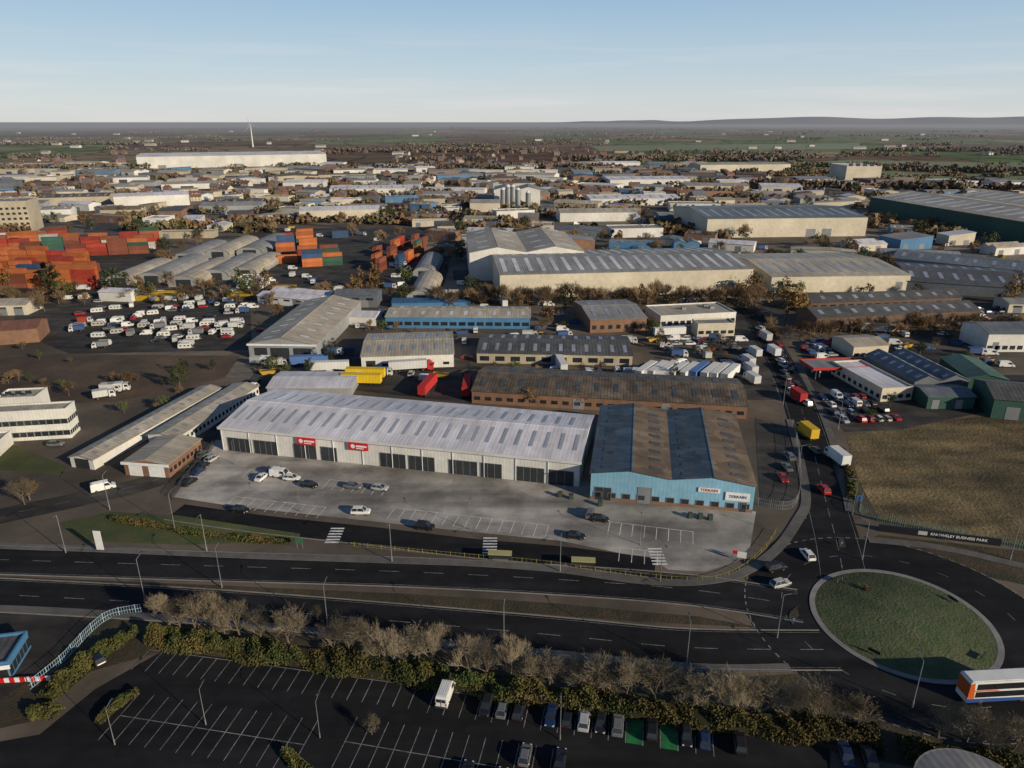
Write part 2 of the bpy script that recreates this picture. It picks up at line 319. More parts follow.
struct('kerb',b,M['kerb'])
b=MB(); ribbon(b,ring(RC,RR+.1),1.0,.09,h=.1,closed=True); struct('roundabout_apron',b,M['kerb'])
b=MB()
n=72; rr=[(RR-.45,.2),(RR*.8,.5),(RR*.5,.9),(RR*.2,1.15)]
for k,(r,z) in enumerate(rr):
    for i in range(n):
        a0=2*PI*i/n;a1=2*PI*(i+1)/n
        if k+1<len(rr):
            r2,z2=rr[k+1]; b.quad((RC.x+r*math.cos(a0),RC.y+r*math.sin(a0),z),(RC.x+r*math.cos(a1),RC.y+r*math.sin(a1),z),(RC.x+r2*math.cos(a1),RC.y+r2*math.sin(a1),z2),(RC.x+r2*math.cos(a0),RC.y+r2*math.sin(a0),z2))
b.add([(RC.x+rr[-1][0]*math.cos(2*PI*i/n),RC.y+rr[-1][0]*math.sin(2*PI*i/n),rr[-1][1]) for i in range(n)],[tuple(range(n))])
struct('roundabout_island',b,mat('island_grass',(.038,.06,.02),(.075,.08,.04),sc_=.35,big=.5,bump=.2,bsc=2))
b=MB(); b.add([(q.x,q.y,.18) for q in px([(790,612),(797,607),(799,616),(793,626),(788,620)])],[(0,1,2,3,4)]); struct('traffic_island',b,M['verge'])
b=MB(); b.add([(q.x,q.y,.18) for q in px([(838,538),(843,538),(846,548),(839,549)])],[(0,1,2,3)]); struct('traffic_island',b,M['verge'])
b=MB()
for P in (road_u,road_l):
    dashes(b,P,.15,.11,0,4,5); ribbon(b,P,.09,.11,off=4.3); ribbon(b,P,.09,.11,off=-4.3)
dashes(b,road_n,.14,.11,0,4,3); dashes(b,road_w,.14,.11,0,3,4)
dashes(b,[q for q in ring(RC,RR+12.2)],.25,.11,0,1,1)
dashes(b,[q for q in ring(RC,RR+5.5)],.12,.11,0,2,5)
dashes(b,road_n,.1,.11,4.3,200,1); dashes(b,road_n,.1,.11,-4.3,200,1)
struct('road_markings',b,M['line'])
b=MB()
def bays(b,a,c,length,sp_=2.5,both=False,z=.1,base=True,w=.13):
    A=G(*a);B=G(*c);d=(B-A);L=d.length;d.normalize();nn=Vector((d.y,-d.x,0))
    if nn.y>0: nn=-nn
    k=int(L/sp_)
    for i in range(k+1):
        p=A+d*sp_*i
        e0=p-(nn*length if both else Vector((0,0,0))); e1=p+nn*length
        ribbon(b,[e0,e1],w,z)
    if base: ribbon(b,[A,A+d*sp_*k],w,z+.003)
    return A,d,nn,k
for a,c,l,bo in (((236,497),(330,508),5,False),((250,470),(290,473),4,False),((395,508),(560,527),5,False),((330,480),(390,486),5,False),((610,522),(700,533),5,False),((620,548),(665,553),5,False)):
    bays(b,a,c,l,2.6,bo,.09,w=.14)
for (x,y) in ((335,535),(490,545),(657,556)):
    p=G(x,y)
    for k in range(6): ribbon(b,[p+Vector((-1.5,-3+k*1.1,0)),p+Vector((1.5,-3+k*1.1,0))],.5,.1)
struct('yard_markings',b,M['yardline'])
poly('car_park',[(40,735),(95,690),(165,650),(300,668),(560,710),(740,735),(830,748),(830,900),(-100,1000),(-100,760)],.072,M['asphalt'])
b=MB()
r1=bays(b,(150,650),(430,688),4.8); r2=bays(b,(436,690),(722,732),4.8)
r3=bays(b,(120,716),(316,747),4.6,both=True); r4=bays(b,(345,742),(560,778),4.6,both=True); r5=bays(b,(100,775),(230,800),4.6)
struct('car_park_markings',b,M['linedim'])
b=MB()
A,d,nn,kk=r2
for i0 in (12,14):
    p=A+d*2.5*i0
    b.quad(*[(q.x,q.y,.088) for q in (p+d*.1,p+d*2.4,p+d*2.4+nn*4.7,p+d*.1+nn*4.7)])
struct('green_parking_bays',b,M['greenbay'])
poly('building_forecourt',[(-80,600),(30,610),(95,622),(60,650),(30,680),(0,700),(-100,720)],.08,M['asphalt2'])
# ---------------------------------------------------------------- buildings
def profile(Wd,H,rise,kind,n):
    if kind=='flat': return [(0,H),(Wd,H)]
    if kind=='mono': return [(0,H),(Wd,H+rise)]
    P=[]; w=Wd/n
    for i in range(n):
        if kind=='gable': P+=[(i*w,H),((i+.5)*w,H+rise)]
        if kind=='arch': P+=[(i*w+w*(1-math.cos(PI*k/8))/2,H+rise*math.sin(PI*k/8)) for k in range(8)]
    P.append((Wd,H)); return P
def building(name,label,A,ang,L,D,H,rise,kind,ax,wm,rm,n=1,doors=(),wins=(),sky=None,category='warehouse',group=None,skm=None,rm2=None,framed=False,fascia=None):
    root=empty(name,A,ang,label,category,group)
    Wd,T=(L,D) if ax=='x' else (D,L)
    Pm=(lambda s,t,z:(s,t,z)) if ax=='x' else (lambda s,t,z:(t,s,z))
    pr=profile(Wd,H,rise,kind,n)
    b=MB()
    for t in (0,T):
        pts=[(0,0)]+pr+[(Wd,0)]
        b.add([Pm(s,t,z) for s,z in pts],[tuple(range(len(pts)))])
    b.quad(Pm(0,0,0),Pm(0,T,0),Pm(0,T,pr[0][1]),Pm(0,0,pr[0][1])); b.quad(Pm(Wd,0,0),Pm(Wd,T,0),Pm(Wd,T,pr[-1][1]),Pm(Wd,0,pr[-1][1]))
    wall=b.build('wall',W[wm] if isinstance(wm,str) else wm,root)
    oh=.35; b=MB()
    if kind=='flat':
        b.box((.3,.3,H+.02),(L-.3,D-.3,H+.12)); rf=b.build('roof',rm,root)
        b=MB()
        b.box((-.05,-.05,H+.01),(L+.05,.28,H+.6));b.box((-.05,D-.28,H+.01),(L+.05,D+.05,H+.6));b.box((-.05,.28,H+.01),(.28,D-.28,H+.6));b.box((L-.28,.28,H+.01),(L+.05,D-.28,H+.6))
        b.build('parapet',W[wm] if isinstance(wm,str) else wm,root)
        if L>12 and D>12 and A.y<900:
            for i in range(3):
                x=L*R.uniform(.15,.8);y=D*R.uniform(.2,.75); b=MB(); b.box((x,y,H+.13),(x+2,y+1.6,H+1.2)); b.build('roof_vent',M['steel'],rf)
    else:
        for i in range(len(pr)-1):
            (s0,z0),(s1,z1)=pr[i],pr[i+1]
            if abs(s1-s0)<.01: continue
            sl=(z1-z0)/(s1-s0)
            if i==0: s0-=oh;z0-=oh*sl
            if i==len(pr)-2: s1+=oh;z1+=oh*sl
            b.slab(Pm(s0,-oh,z0+.04),Pm(s1,-oh,z1+.04),Pm(s1,T+oh,z1+.04),Pm(s0,T+oh,z0+.04),.16,(1 if (rm2 and i%2) else 0))
        rf=b.build('roof',[rm,rm2] if rm2 else rm,root)
        if kind=='gable' and sky and L>20:
            for i in range(n):
                s=(i+.5)*Wd/n; b=MB(); q=H+rise+.2
                b.add([Pm(s-.5,-oh,q-.12),Pm(s,-oh,q+.1),Pm(s+.5,-oh,q-.12),Pm(s-.5,T+oh,q-.12),Pm(s,T+oh,q+.1),Pm(s+.5,T+oh,q-.12)],[(0,1,4,3),(1,2,5,4),(0,1,2),(3,4,5)]); b.build('ridge_cap',rm,rf)
    if sky and kind!='flat':
        per,f0,f1,wd=sky
        for i in range(len(pr)-1):
            (s0,z0),(s1,z1)=pr[i],pr[i+1]
            for k in range(per):
                t=(k+.5)*T/per+(.25*T/per if i%2 else 0)
                if t>T-wd: continue
                g0,g1=(f0,f1) if i%2==0 else (1-f1,1-f0)
                a=(s0+(s1-s0)*g0,z0+(z1-z0)*g0+.22);c=(s0+(s1-s0)*g1,z0+(z1-z0)*g1+.22)
                b=MB(); b.slab(Pm(a[0],t-wd/2,a[1]),Pm(c[0],t-wd/2,c[1]),Pm(c[0],t+wd/2,c[1]),Pm(a[0],t+wd/2,a[1]),.06)
                b.build('skylight',skm or M['skyl'],rf)
    if fascia:
        b=MB()
        b.box((-.45,-.5,H-.5),(L+.45,-.36,H+.25)); b.build('fascia',fascia,root)
    def op(side,s0,s1,z0,z1,m,nm):
        b=MB(); 
        if side=='f': b.box((s0,-.07,z0),(s1,.05,z1))
        if side=='b': b.box((s0,D-.05,z0),(s1,D+.07,z1))
        if side=='l': b.box((-.07,s0,z0),(.05,s1,z1))
        if side=='r': b.box((L-.05,s0,z0),(L+.07,s1,z1))
        o=b.build(nm,m,root)
        if framed and side=='f':
            b=MB(); b.box((s0-.12,-.11,z0-.02),(s0,-.02,z1+.12));b.box((s1,-.11,z0-.02),(s1+.12,-.02,z1+.12));b.box((s0,-.11,z1),(s1,-.02,z1+.12))
            k=max(1,int((s1-s0)/1.6))
            for j in range(1,k): x=s0+(s1-s0)*j/k; b.box((x-.05,-.1,z0),(x+.05,-.03,z1))
            b.build('frame',M['steel'],o)
    for dd in doors:
        side,f0,f1,h=dd[:4]; m=dd[4] if len(dd)>4 else M['door_grey']
        l=L if side in 'fb' else D; op(side,f0*l,f1*l,.03,h,m,'roller_door' if h>2.6 else 'door')
    for wv in wins:
        side,cnt,z0,z1,frac=wv[:5]; l=L if side in 'fb' else D
        for i in range(cnt):
            c=(i+.5)*l/cnt; hw=l/cnt*frac/2; op(side,c-hw,c+hw,z0,z1,M['glass'],'window')
    return root
def bp(name,label,fl,fr,eave,back,rise,kind,ax,wm,rm,**k):
    A=G(*fl);B=G(*fr);d=B-A;L=d.length;ang=math.atan2(d.y,d.x)
    H=max(2.5,HG(fl[0],fl[1],eave)) if eave>60 else eave
    if isinstance(back,(int,float)): D=back
    else:
        n_=Vector((-math.sin(ang),math.cos(ang),0)); D=max(6,(G(back[0],back[1],H)-A).dot(n_))
    if isinstance(rm,str): rm=RX[rm+('y' if ax=='x' else 'x')] if kind!='flat' else RX[rm+'x']
    OCC.append((A+B)/2+Vector((-math.sin(ang),math.cos(ang),0))*D/2); OCR.append(math.hypot(L,D)/2*.95)
    BOX.append((A,ang,L,D))
    return building(name,label,A,ang,L,D,H,rise,kind,ax,wm,rm,**k)
OCC=[];OCR=[];BOX=[]
dg=M['door_grey'];dd=M['door_dark']
doors=[]
for f0,f1 in ((.02,.09),(.1,.17),(.22,.285),(.30,.345),(.47,.54),(.55,.62),(.66,.735),(.745,.80),(.84,.91),(.92,.985)): doors.append(('f',f0,f1,4.0,dd))
main=bp('retail_warehouse','long white retail warehouse with ribbed roof and red signs facing the pale yard',(223,450),(579,487),427,(283,390),2.0,'gable','y','white','white',
   doors=doors+[('r',.3,.5,4.2,dg)],sky=(26,.3,.8,.95),skm=M['skyl_m'],framed=True,fascia=paint((.6,.59,.59)))
mL=(G(579,487)-G(223,450)).length
def sign_part(root,x0,x1,z0,z1,m,text=None,tm=None,size=1,nm='sign',y=-.55):
    b=MB(); b.box((x0,y-.15,z0),(x1,y,z1)); o=b.build(nm,m,root)
    if text:
        t=txt(text,size,tm); t.parent=o; t.location=((x0+x1)/2,y-.19,(z0+z1)/2); t.rotation_euler=(PI/2,0,0)
    return o
def txt(s,size,m):
    cu=bpy.data.curves.new('lettering','FONT'); cu.body=s; cu.size=size; cu.align_x='CENTER'; cu.align_y='CENTER'; cu.extrude=.02
    o=bpy.data.objects.new('tmp',cu); C.objects.link(o); bpy.context.view_layer.update()
    dg_=bpy.context.evaluated_depsgraph_get(); me=bpy.data.meshes.new_from_object(o.evaluated_get(dg_)); bpy.data.objects.remove(o)
    me.materials.clear(); me.materials.append(m); q=bpy.data.objects.new('lettering',me); C.objects.link(q); return q
RED=paint((.6,.015,.02)); WH=paint((.75,.75,.75))
for fx in (.235,.385):
    x0=fx*mL; o=sign_part(main,x0,x0+5.4,4.4,6.5,RED)
    b=MB(); b.add([(x0+1.2+.6*math.cos(k*PI/6),-.72,5.45+.6*math.sin(k*PI/6)) for k in range(12)],[tuple(range(12))]); b.build('emblem',WH,o)
    b=MB(); b.box((x0+2.1,-.75,5.3),(x0+5,-.705,5.8)); b.box((x0+2.1,-.75,4.8),(x0+4.2,-.705,5.05)); b.build('lettering_band',WH,o)
for i in range(12):
    x=mL*(i+.0)/12+.4; b=MB(); b.cyl((x,-.15,0),(x,-.15,6.6),.09,.09,6); b.build('downpipe',WH,main)
blue=bp('gabled_warehouse','light blue fronted warehouse with two patched gables beside the white one',(590,499),(752,513),473,(625,408),1.35,'gable','x','paleblue',
   roofm('patched_shaded',(.055,.09,.125),(.08,.11,.14),1,.9,.4,patch=(.3,.3)),rm2=roofm('patched_sunlit',(.21,.15,.095),(.14,.105,.07),1,.9,.35,patch=(.3,.25)),n=2,  # patched sheets; left slopes coloured darker and bluer as shade, right ones as sunlit
   sky=(9,.25,.55,1.4),skm=M['skyl_d'],doors=[('f',.03,.13,3.4,dd),('f',.3,.38,4.2,dg),('f',.92,.96,2.4,dd),('l',.1,.2,4,dg)],wins=[('f',11,.9,2.1,.5)],framed=True)
bL=(G(752,513)-G(590,499)).length
b=MB(); b.box((-.03,-.05,0),(bL+.03,-.001,.85)); b.build('brick_plinth',W['brick'],blue)
o=sign_part(blue,bL*.665,bL*.795,4.5,5.6,WH,'TERRAIN',paint((.5,.02,.02)),1.0,y=-.12)
o=sign_part(blue,bL*.83,bL*.975,2.9,5.0,WH,'TERRAIN',paint((.03,.03,.12)),1.0,y=-.12)
bp('brown_shed','long brown sheet roofed brick shed behind the white and blue warehouses',(472,403),(746,419),391,(480,366),2.2,'gable','y','brick','brown',
   sky=(14,.3,.7,1.6),skm=M['skyl_d'],wins=[('f',24,1.2,2.4,.55)],doors=[('f',.38,.42,3.4),('f',.7,.73,3.4)])
bp('brick_unit','dark roofed brick unit with pale windows behind the brown shed',(477,363),(632,366),353,(480,334),1.6,'gable','y','tan','dark',sky=(12,.2,.7,1.4),wins=[('f',10,1,2.8,.6)],doors=[('f',.45,.55,3.5)])
bp('white_unit','low white unit with pale grey ridged roof and black window openings',(362,370),(454,367),357,(372,334),1.4,'gable','y','white','tan',sky=(8,.3,.7,1.2),doors=[('f',.05,.15,3.4,dd),('f',.6,.68,3.4,dd)],wins=[('f',6,1.2,2.2,.4)])
bp('blue_workshop','long blue walled workshop with light grey roof behind the white unit',(386,328),(530,329),317,(392,306),1.2,'gable','y','blue','tan',wins=[('f',16,1.3,2.9,.75)],sky=(10,.3,.7,1.5),skm=M['skyl_l'])
bp('blue_roofed_shed','narrow shed with bright blue roof behind the blue workshop',(392,308),(470,307),303,(395,298),.8,'gable','y','blue','blue')
bp('gabled_shed','tan gabled shed with ribbed pale roof beside the caravan yard',(250,358),(317,359),344,(342,301),2.6,'gable','x','grey','tan',sky=(8,.35,.6,1.2),skm=M['skyl_l'],doors=[('f',.08,.27,4.2,dd),('f',.32,.6,4.2,dd),('f',.66,.92,4.2,dd)],fascia=WH)
bp('twin_warehouse','white twin-gabled warehouse taller than its neighbours',(470,281),(583,279),253,(470,233),3,'gable','x','white','tan',n=2,sky=(4,.3,.7,2),skm=M['skyl_l'])
bp('long_warehouse','long tan warehouse with striped grey roof behind the bare tree line',(500,299),(751,292),275,(500,252),3.5,'gable','y','cream','grey',sky=(20,.15,.85,2.2),skm=M['skyl_l'],doors=[('f',.9,.97,5)])
bp('right_warehouse','tan fronted warehouse with pale ribbed roof right of the striped one',(770,293),(908,291),277,(733,254),2.6,'gable','y','cream','tan',sky=(10,.2,.8,2),skm=M['skyl'],doors=[('f',.05,.11,5),('f',.9,.95,5)])
bp('slate_warehouse','wide cream fronted warehouse with dark slate roof in the distance',(706,238),(865,236),219,(686,206),3.5,'gable','y','cream','slate',sky=(14,.2,.8,2.5),skm=M['skyl'],doors=[('f',.62,.68,6),('f',.72,.78,6)])
bp('green_warehouse','huge green walled warehouse with white roof at the right edge',(868,213),(1045,248),197,170,5,'gable','y','green','tan',sky=(14,.2,.8,4),skm=M['skyl_l'],n=2)
bp('distribution_centre','very long white distribution centre on the left skyline',(138,169),(327,165),157,120,3,'gable','y','white','white',n=2,doors=[('f',.1,.14,6),('f',.5,.54,6),('f',.8,.84,6)])
bp('grey_mill','tall grey mill block standing alone above the far right fields',(845,180),(880,180),166,60,0,'flat','y','cream','white',wins=[('f',5,20,24,.6)])
bp('apartment_block','tan five storey apartment block at the far left edge',(-20,234),(33,232),203,30,0,'flat','x','tan','grey',wins=[('f',9,z,z+1.8,.55) for z in (2,6,10,14,18)],category='apartment block')
bp('apartment_block','cream stair tower rising beside the tan apartment block',(-40,232),(-22,232),196,20,0,'flat','x','cream','grey',wins=[('f',3,z,z+1.6,.5) for z in (3,8,13,18)],category='apartment block')
bp('narrow_shed','narrow long pale shed, the left one of the twin narrow sheds',(72,467),(95,470),457,(177,384),.8,'gable','x','white','tan',doors=[('f',.2,.8,2.8,dd)],sky=(14,.3,.7,1.2),wins=[('l',26,1.2,2.2,.5)])
bp('narrow_shed','long cream shed, the right one of the twin narrow sheds',(150,446),(178,449),435,(222,383),.8,'gable','x','white','tan',wins=[('r',22,1.2,2.3,.5)],sky=(10,.3,.7,1.2))
bp('brick_annexe','brick annexe with white front at the near end of right narrow shed',(126,475),(170,478),462,(158,437),.9,'gable','x','brick','tan',wins=[('r',8,1.2,2.3,.6)],doors=[('f',.1,.4,3,WH),('f',.55,.9,3,WH)],fascia=WH)
bp('office_block','white two storey office block with ribbon windows at the left edge',(-30,444),(72,438),416,(88,404),0,'flat','x','white','tan',wins=[('f',14,1.1,2.5,.85),('f',14,4.6,6,.85),('r',5,1.1,2.4,.7),('r',5,4.6,6,.7)],category='office',framed=True)
bp('office_penthouse','small upper storey block behind the white office block',(0,420),(40,418),400,8,0,'flat','x','white','tan',category='office',wins=[('f',4,8,9,.6)])
bp('low_shed','low pale roofed shed partly hidden behind the white retail warehouse',(268,396),(352,396),388,(290,372),1,'gable','y','grey','white')
bp('small_annexe','single storey white annexe in front of the office block',(-60,470),(-10,466),458,14,0,'flat','x','white','grey')
bp('pale_unit','pale flat-fronted unit beside the estate road above the red canopy',(852,359),(887,357),347,(846,336),1.2,'gable','y','cream','tan',wins=[('f',5,1,2.2,.6)])
bp('pale_unit','long pale flat roofed unit running back from the car lot',(880,402),(911,400),390,(862,361),0,'flat','x','cream','white',wins=[('f',4,1,2.3,.6),('l',9,1,2.3,.5)])
bp('grey_unit','grey ridged roof unit right of the pale flat roofed unit',(912,396),(966,394),382,(893,354),2,'gable','x','slate','slate',n=2,doors=[('f',.1,.3,3.6),('f',.6,.8,3.6)],sky=(6,.3,.7,1.2),skm=M['skyl'])
bp('grey_unit','small green-sided unit in front of the grey ridged unit',(926,409),(973,409),397,(925,385),1,'gable','y','green','slate',doors=[('f',.1,.25,3),('f',.6,.75,3)])
bp('green_building','green corner building with dark roof beside the rough field',(990,418),(1060,424),399,(984,380),2.4,'gable','y','green','dark',doors=[('f',.2,.4,4),('f',.55,.75,4)])
bp('white_blue_unit','white and blue unit with slate roof at the right edge',(985,352),(1045,352),334,(978,322),2,'gable','y','white','slate',wins=[('f',8,1,2.6,.7)],doors=[('f',.1,.2,4)])
bp('green_unit','small green unit with pale roof behind the green corner building',(965,390),(1005,392),378,(955,358),1.4,'gable','x','green','green')
for i,(f,r_,e,bk,lab) in enumerate((((815,332),(978,324),318,(812,308),'front row of the dark roofed brick terrace units'),((800,312),(960,306),303,(798,296),'back row of the dark roofed brick terrace units'))):
    bp('terrace_unit','long '+lab,f,r_,e,bk,2.4,'gable','y','darkbrick','dark',sky=(10,.3,.7,2),wins=[('f',18,1.5,3,.6)])
bp('green_roof_shed','dark green roofed shed behind the brick terrace units',(905,291),(1030,300),281,(895,262),2.5,'gable','y','slate','dark',sky=(8,.3,.7,2))
bp('green_roof_shed','long teal roofed shed below the big green warehouse',(890,268),(1040,284),258,(885,248),2.5,'gable','y','grey','slate',sky=(8,.3,.7,2),skm=M['skyl'])
bp('brick_hall','grey roofed brick hall left of the central car lot',(590,333),(646,331),320,(582,301),1.8,'gable','y','brick','grey',wins=[('f',7,1.5,3.2,.5)],sky=(4,.3,.7,1.5))
bp('pale_unit','low white office strip in front of the bare tree line',(660,328),(735,324),317,(655,306),0,'flat','x','white','tan',wins=[('f',12,1.2,2.8,.7)])
bp('pale_unit','small white cube unit beside the central lorry park',(697,337),(734,336),325,(697,320),0,'flat','x','cream','grey',wins=[('f',5,1.2,2.6,.7)])
bp('factory','white factory block beside a group of silos',(494,208),(540,208),190,40,3,'gable','x','white','grey',n=2,doors=[('f',.1,.2,8)])
bp('factory','lower cream factory wing in front of the silos',(470,212),(500,212),203,30,2,'gable','y','cream','tan')
bp('low_shed','brick walled red roofed shed at the left of the soil patch',(-10,346),(40,342),332,(0,322),2,'gable','y','brick','red')
bp('low_shed','long white roofed shed beyond the red containers',(115,208),(190,205),197,30,2,'gable','y','white','white')
bp('low_shed','pale roofed depot shed beyond the mixed containers',(300,222),(380,220),211,30,2,'gable','y','cream','white')
bp('low_shed','white shed standing in front of the red containers',(100,301),(132,302),292,9,1.2,'gable','y','white','white')
bp('low_shed','white shed standing in front of the mixed containers',(340,325),(376,326),316,10,1.2,'gable','y','white','white')
for i_,(f,r_,e,bk,lab) in enumerate((((200,214),(262,213),206,26,'long grey shed on the road beyond the barrel-roofed sheds'),((560,222),(640,221),213,24,'long grey shed right of the factory silos'),((590,206),(680,205),199,40,'long white shed beyond the factory silos'),((610,186),(690,185),180,60,'long white shed on the far town edge'),((700,172),(790,171),165,50,'long cream shed on the far green fields'),((330,196),(420,195),189,40,'long white shed left of the factory silos'),((40,206),(110,204),198,30,'long tan shed right of the apartment block'),((880,262),(960,266),254,18,'long pale shed under the green warehouse wall'))):
    bp('long_shed',lab,f,r_,e,bk,2.2,'gable','y',('grey','white','white','white','cream','white','tan','cream')[i_],('grey','tan','white','white','tan','white','brown','grey')[i_],sky=(8,.2,.7,2),skm=M['skyl'])
cb=bp('corner_shop','low blue edged corner building cropped by the left edge',(-70,690),(12,679),2.9,(40,632),0,'flat','x','blue','dark',wins=[('f',6,.6,2.2,.8),('r',6,.6,2.2,.8)],category='shop',framed=True,fascia=WH)
k=0
for (x,y,w,hh,bk) in ((120,285,28,10,22),(152,283,28,11,24),(184,287,30,12,24),(216,280,26,11,22),(245,277,24,10,20),(185,262,24,9,18),(218,258,24,9,18),(250,256,26,9,18),(420,303,26,13,26),(424,278,22,12,20)):
    lab='grey barrel-roofed shed beside the container yards' if y<300 and x<400 else 'dark mouthed barrel-roofed shed left of the twin-gabled warehouse'
    bp('barrel_shed',lab,(x-w/2,y),(x+w/2,y),y-hh*.35,(x-w/2,y-bk),HG(x,y,y-hh)*.55,'arch','x','grey','grey' if k%2 else 'tan',doors=[('f',.25,.75,4,dd)],category='shed',group='barrel-roofed sheds'); k+=1
A=G(812,380);B=G(866,378);dv=B-A;ang=math.atan2(dv.y,dv.x)
r_=empty('petrol_canopy',A,ang,'red edged flat canopy on columns over the fuel forecourt','canopy')
b=MB(); b.box((0,0,3.9),(dv.length,10,4.0)); b.build('canopy_roof',RX['greyx'],r_)
b=MB(); b.box((-.2,-.2,3.5),(dv.length+.2,-.001,4.4));b.box((-.2,10,3.5),(dv.length+.2,10.2,4.4));b.box((-.2,0,3.5),(-.001,10,4.4));b.box((dv.length,0,3.5),(dv.length+.2,10,4.4)); b.build('fascia',W['red'],r_)
for xx in (.2,.5,.8):
    for yy in (2.5,7.5): b=MB(); b.box((xx*dv.length-.2,yy-.2,0),(xx*dv.length+.2,yy+.2,3.89)); b.build('column',WH,r_)
c=G(972,816)
r_=empty('rotunda',c,0,'round pale roofed kiosk cropped by the bottom edge','kiosk')
b=MB(); b.cyl((0,0,0),(0,0,3.2),6.9,6.9,40); b.build('wall',W['cream'],r_)
b=MB(); b.cyl((0,0,3.22),(0,0,3.6),7.4,7.4,40); b.cyl((0,0,3.61),(0,0,4.6),7.1,1,40); b.build('roof',RX['greyx'],r_)
for i,(x,h) in enumerate(((503,20),(508,23),(513,23),(518,20),(528,17))):
    p=G(x,210); r_=empty('silo',p,0,'pale steel silo beside the white factory','silo','silos beside the white factory')
    b=MB(); b.cyl((0,0,0),(0,0,h),2.6,2.6,16); b.build('shell',M['steel'],r_); b=MB(); b.cyl((0,0,h+.01),(0,0,h+2),2.6,.4,16); b.build('dome',WH,r_)
p=G(253,147); r_=empty('wind_turbine',p,0,'white wind turbine standing alone on the left skyline','wind turbine')
b=MB(); b.cyl((0,0,0),(0,0,68),2.6,1.3,14); b.build('tower',WH,r_); b=MB(); b.box((-1.6,-4,67),(1.6,4,70.5)); b.build('nacelle',WH,r_)
for k in range(3):
    a=PI/2+.25+k*2*PI/3; b=MB(); dx,dz=math.cos(a),math.sin(a)
    b.add([(0,-4.3,68.8),(dx*6-dz*1.6,-4.6,68.8+dz*6+dx*1.6),(dx*33,-4.5,68.8+dz*33),(dx*6+dz*.6,-4.2,68.8+dz*6-dx*.6),(dx*15,-3.9,68.8+dz*15)],[(0,1,2,3),(0,3,2,4),(0,1,2,4)]); b.build('blade',WH,r_)
for x,y,h in ((978,172,42),(958,160,42),(805,158,42),(1010,166,42),(395,152,42),(655,150,42),(925,156,42)):
    p=G(x,y); r_=empty('electricity_pylon',p,R.uniform(-.5,.5),'grey lattice electricity pylon on the far fields','pylon','lattice pylons across the far fields')
    b=MB(); s=4
    for sx in(-1,1):
        for sy in(-1,1): b.cyl((sx*s,sy*s,0),(sx*.6,sy*.6,h),.25,.15,4)
    for q in range(7):
        z0=h*q/7;z1=h*(q+1)/7;a0=s+(.6-s)*q/7;a1=s+(.6-s)*(q+1)/7
        for sy in(-1,1): b.cyl((-a0,sy*a0,z0),(a1,sy*a1,z1),.1,.1,3); b.cyl((a0,sy*a0,z0),(-a1,sy*a1,z1),.1,.1,3)
    b.build('lattice',M['darksteel'],r_)
    for z,wd in ((.7,7),(.82,5.5),(.94,4)):
        b=MB(); b.cyl((-wd,0,h*z),(wd,0,h*z),.2,.2,4); b.cyl((-wd,0,h*z),(0,0,h*z+2),.1,.1,3); b.cyl((wd,0,h*z),(0,0,h*z+2),.1,.1,3); b.build('cross_arm',M['darksteel'],r_)
# ---------------------------------------------------------------- templates
def T_(name,parts,single=False):
    if single:
        mb=MB(); mats=[]
        for pt in parts:
            for pn,m_,ms in [pt[:3]]+list(pt[3] if len(pt)>3 else []):
                mb.merge(m_,len(mats)); mats+=ms
        return (name,[(name,mb.mesh(name,mats),[])])
    return (name,[(pt[0],pt[1].mesh(pt[0],pt[2]),[(q[0],q[1].mesh(q[0],q[2])) for q in (pt[3] if len(pt)>3 else [])]) for pt in parts])
def spawn(T,loc,rz,label,cat_,group=None,s=1):
    name,parts=T
    if len(parts)==1:
        o=bpy.data.objects.new(name,parts[0][1]); C.objects.link(o); o.location=loc; o.rotation_euler=(0,0,rz)
        if s!=1: o.scale=(s,)*3 if not isinstance(s,tuple) else s
        return tag(o,label,cat_,group)
    r=empty(name,loc,rz,label,cat_,group)
    if s!=1: r.scale=(s,)*3 if not isinstance(s,tuple) else s
    for pt in parts:
        o=bpy.data.objects.new(pt[0],pt[1]); C.objects.link(o); o.parent=r
        for q in (pt[2] if len(pt)>2 else []):
            u=bpy.data.objects.new(q[0],q[1]); C.objects.link(u); u.parent=o
    return r
def wheels(xs,hw,r=.33,w=.22):
    out=[]
    for x in xs:
        for s_ in (-1,1):
            b=MB(); b.cyl((x,s_*(hw-w),r),(x,s_*hw,r),r,r,12,0); c_=MB(); c_.cyl((x,s_*(hw-.01),r),(x,s_*(hw+.015),r),r*.6,r*.55,10,0); out.append(('wheel',b,[M['tyre']],[('rim',c_,[M['rim']])]))
    return out
def loft(b,st,mi=0):
    rings=[]
    for x,hw,zb,zt in st:
        rings.append([(x,-hw*.88,zb),(x,-hw,zb+.16),(x,-hw,zt-.16),(x,-hw*.84,zt),(x,hw*.84,zt),(x,hw,zt-.16),(x,hw,zb+.16),(x,hw*.88,zb)])
    for a,c in zip(rings,rings[1:]):
        for i in range(8): j=(i+1)%8; b.add([a[i],a[j],c[j],c[i]],[(0,1,2,3)],mi)
    b.add(rings[0],[tuple(range(8))],mi); b.add(rings[-1],[tuple(range(8))],mi)
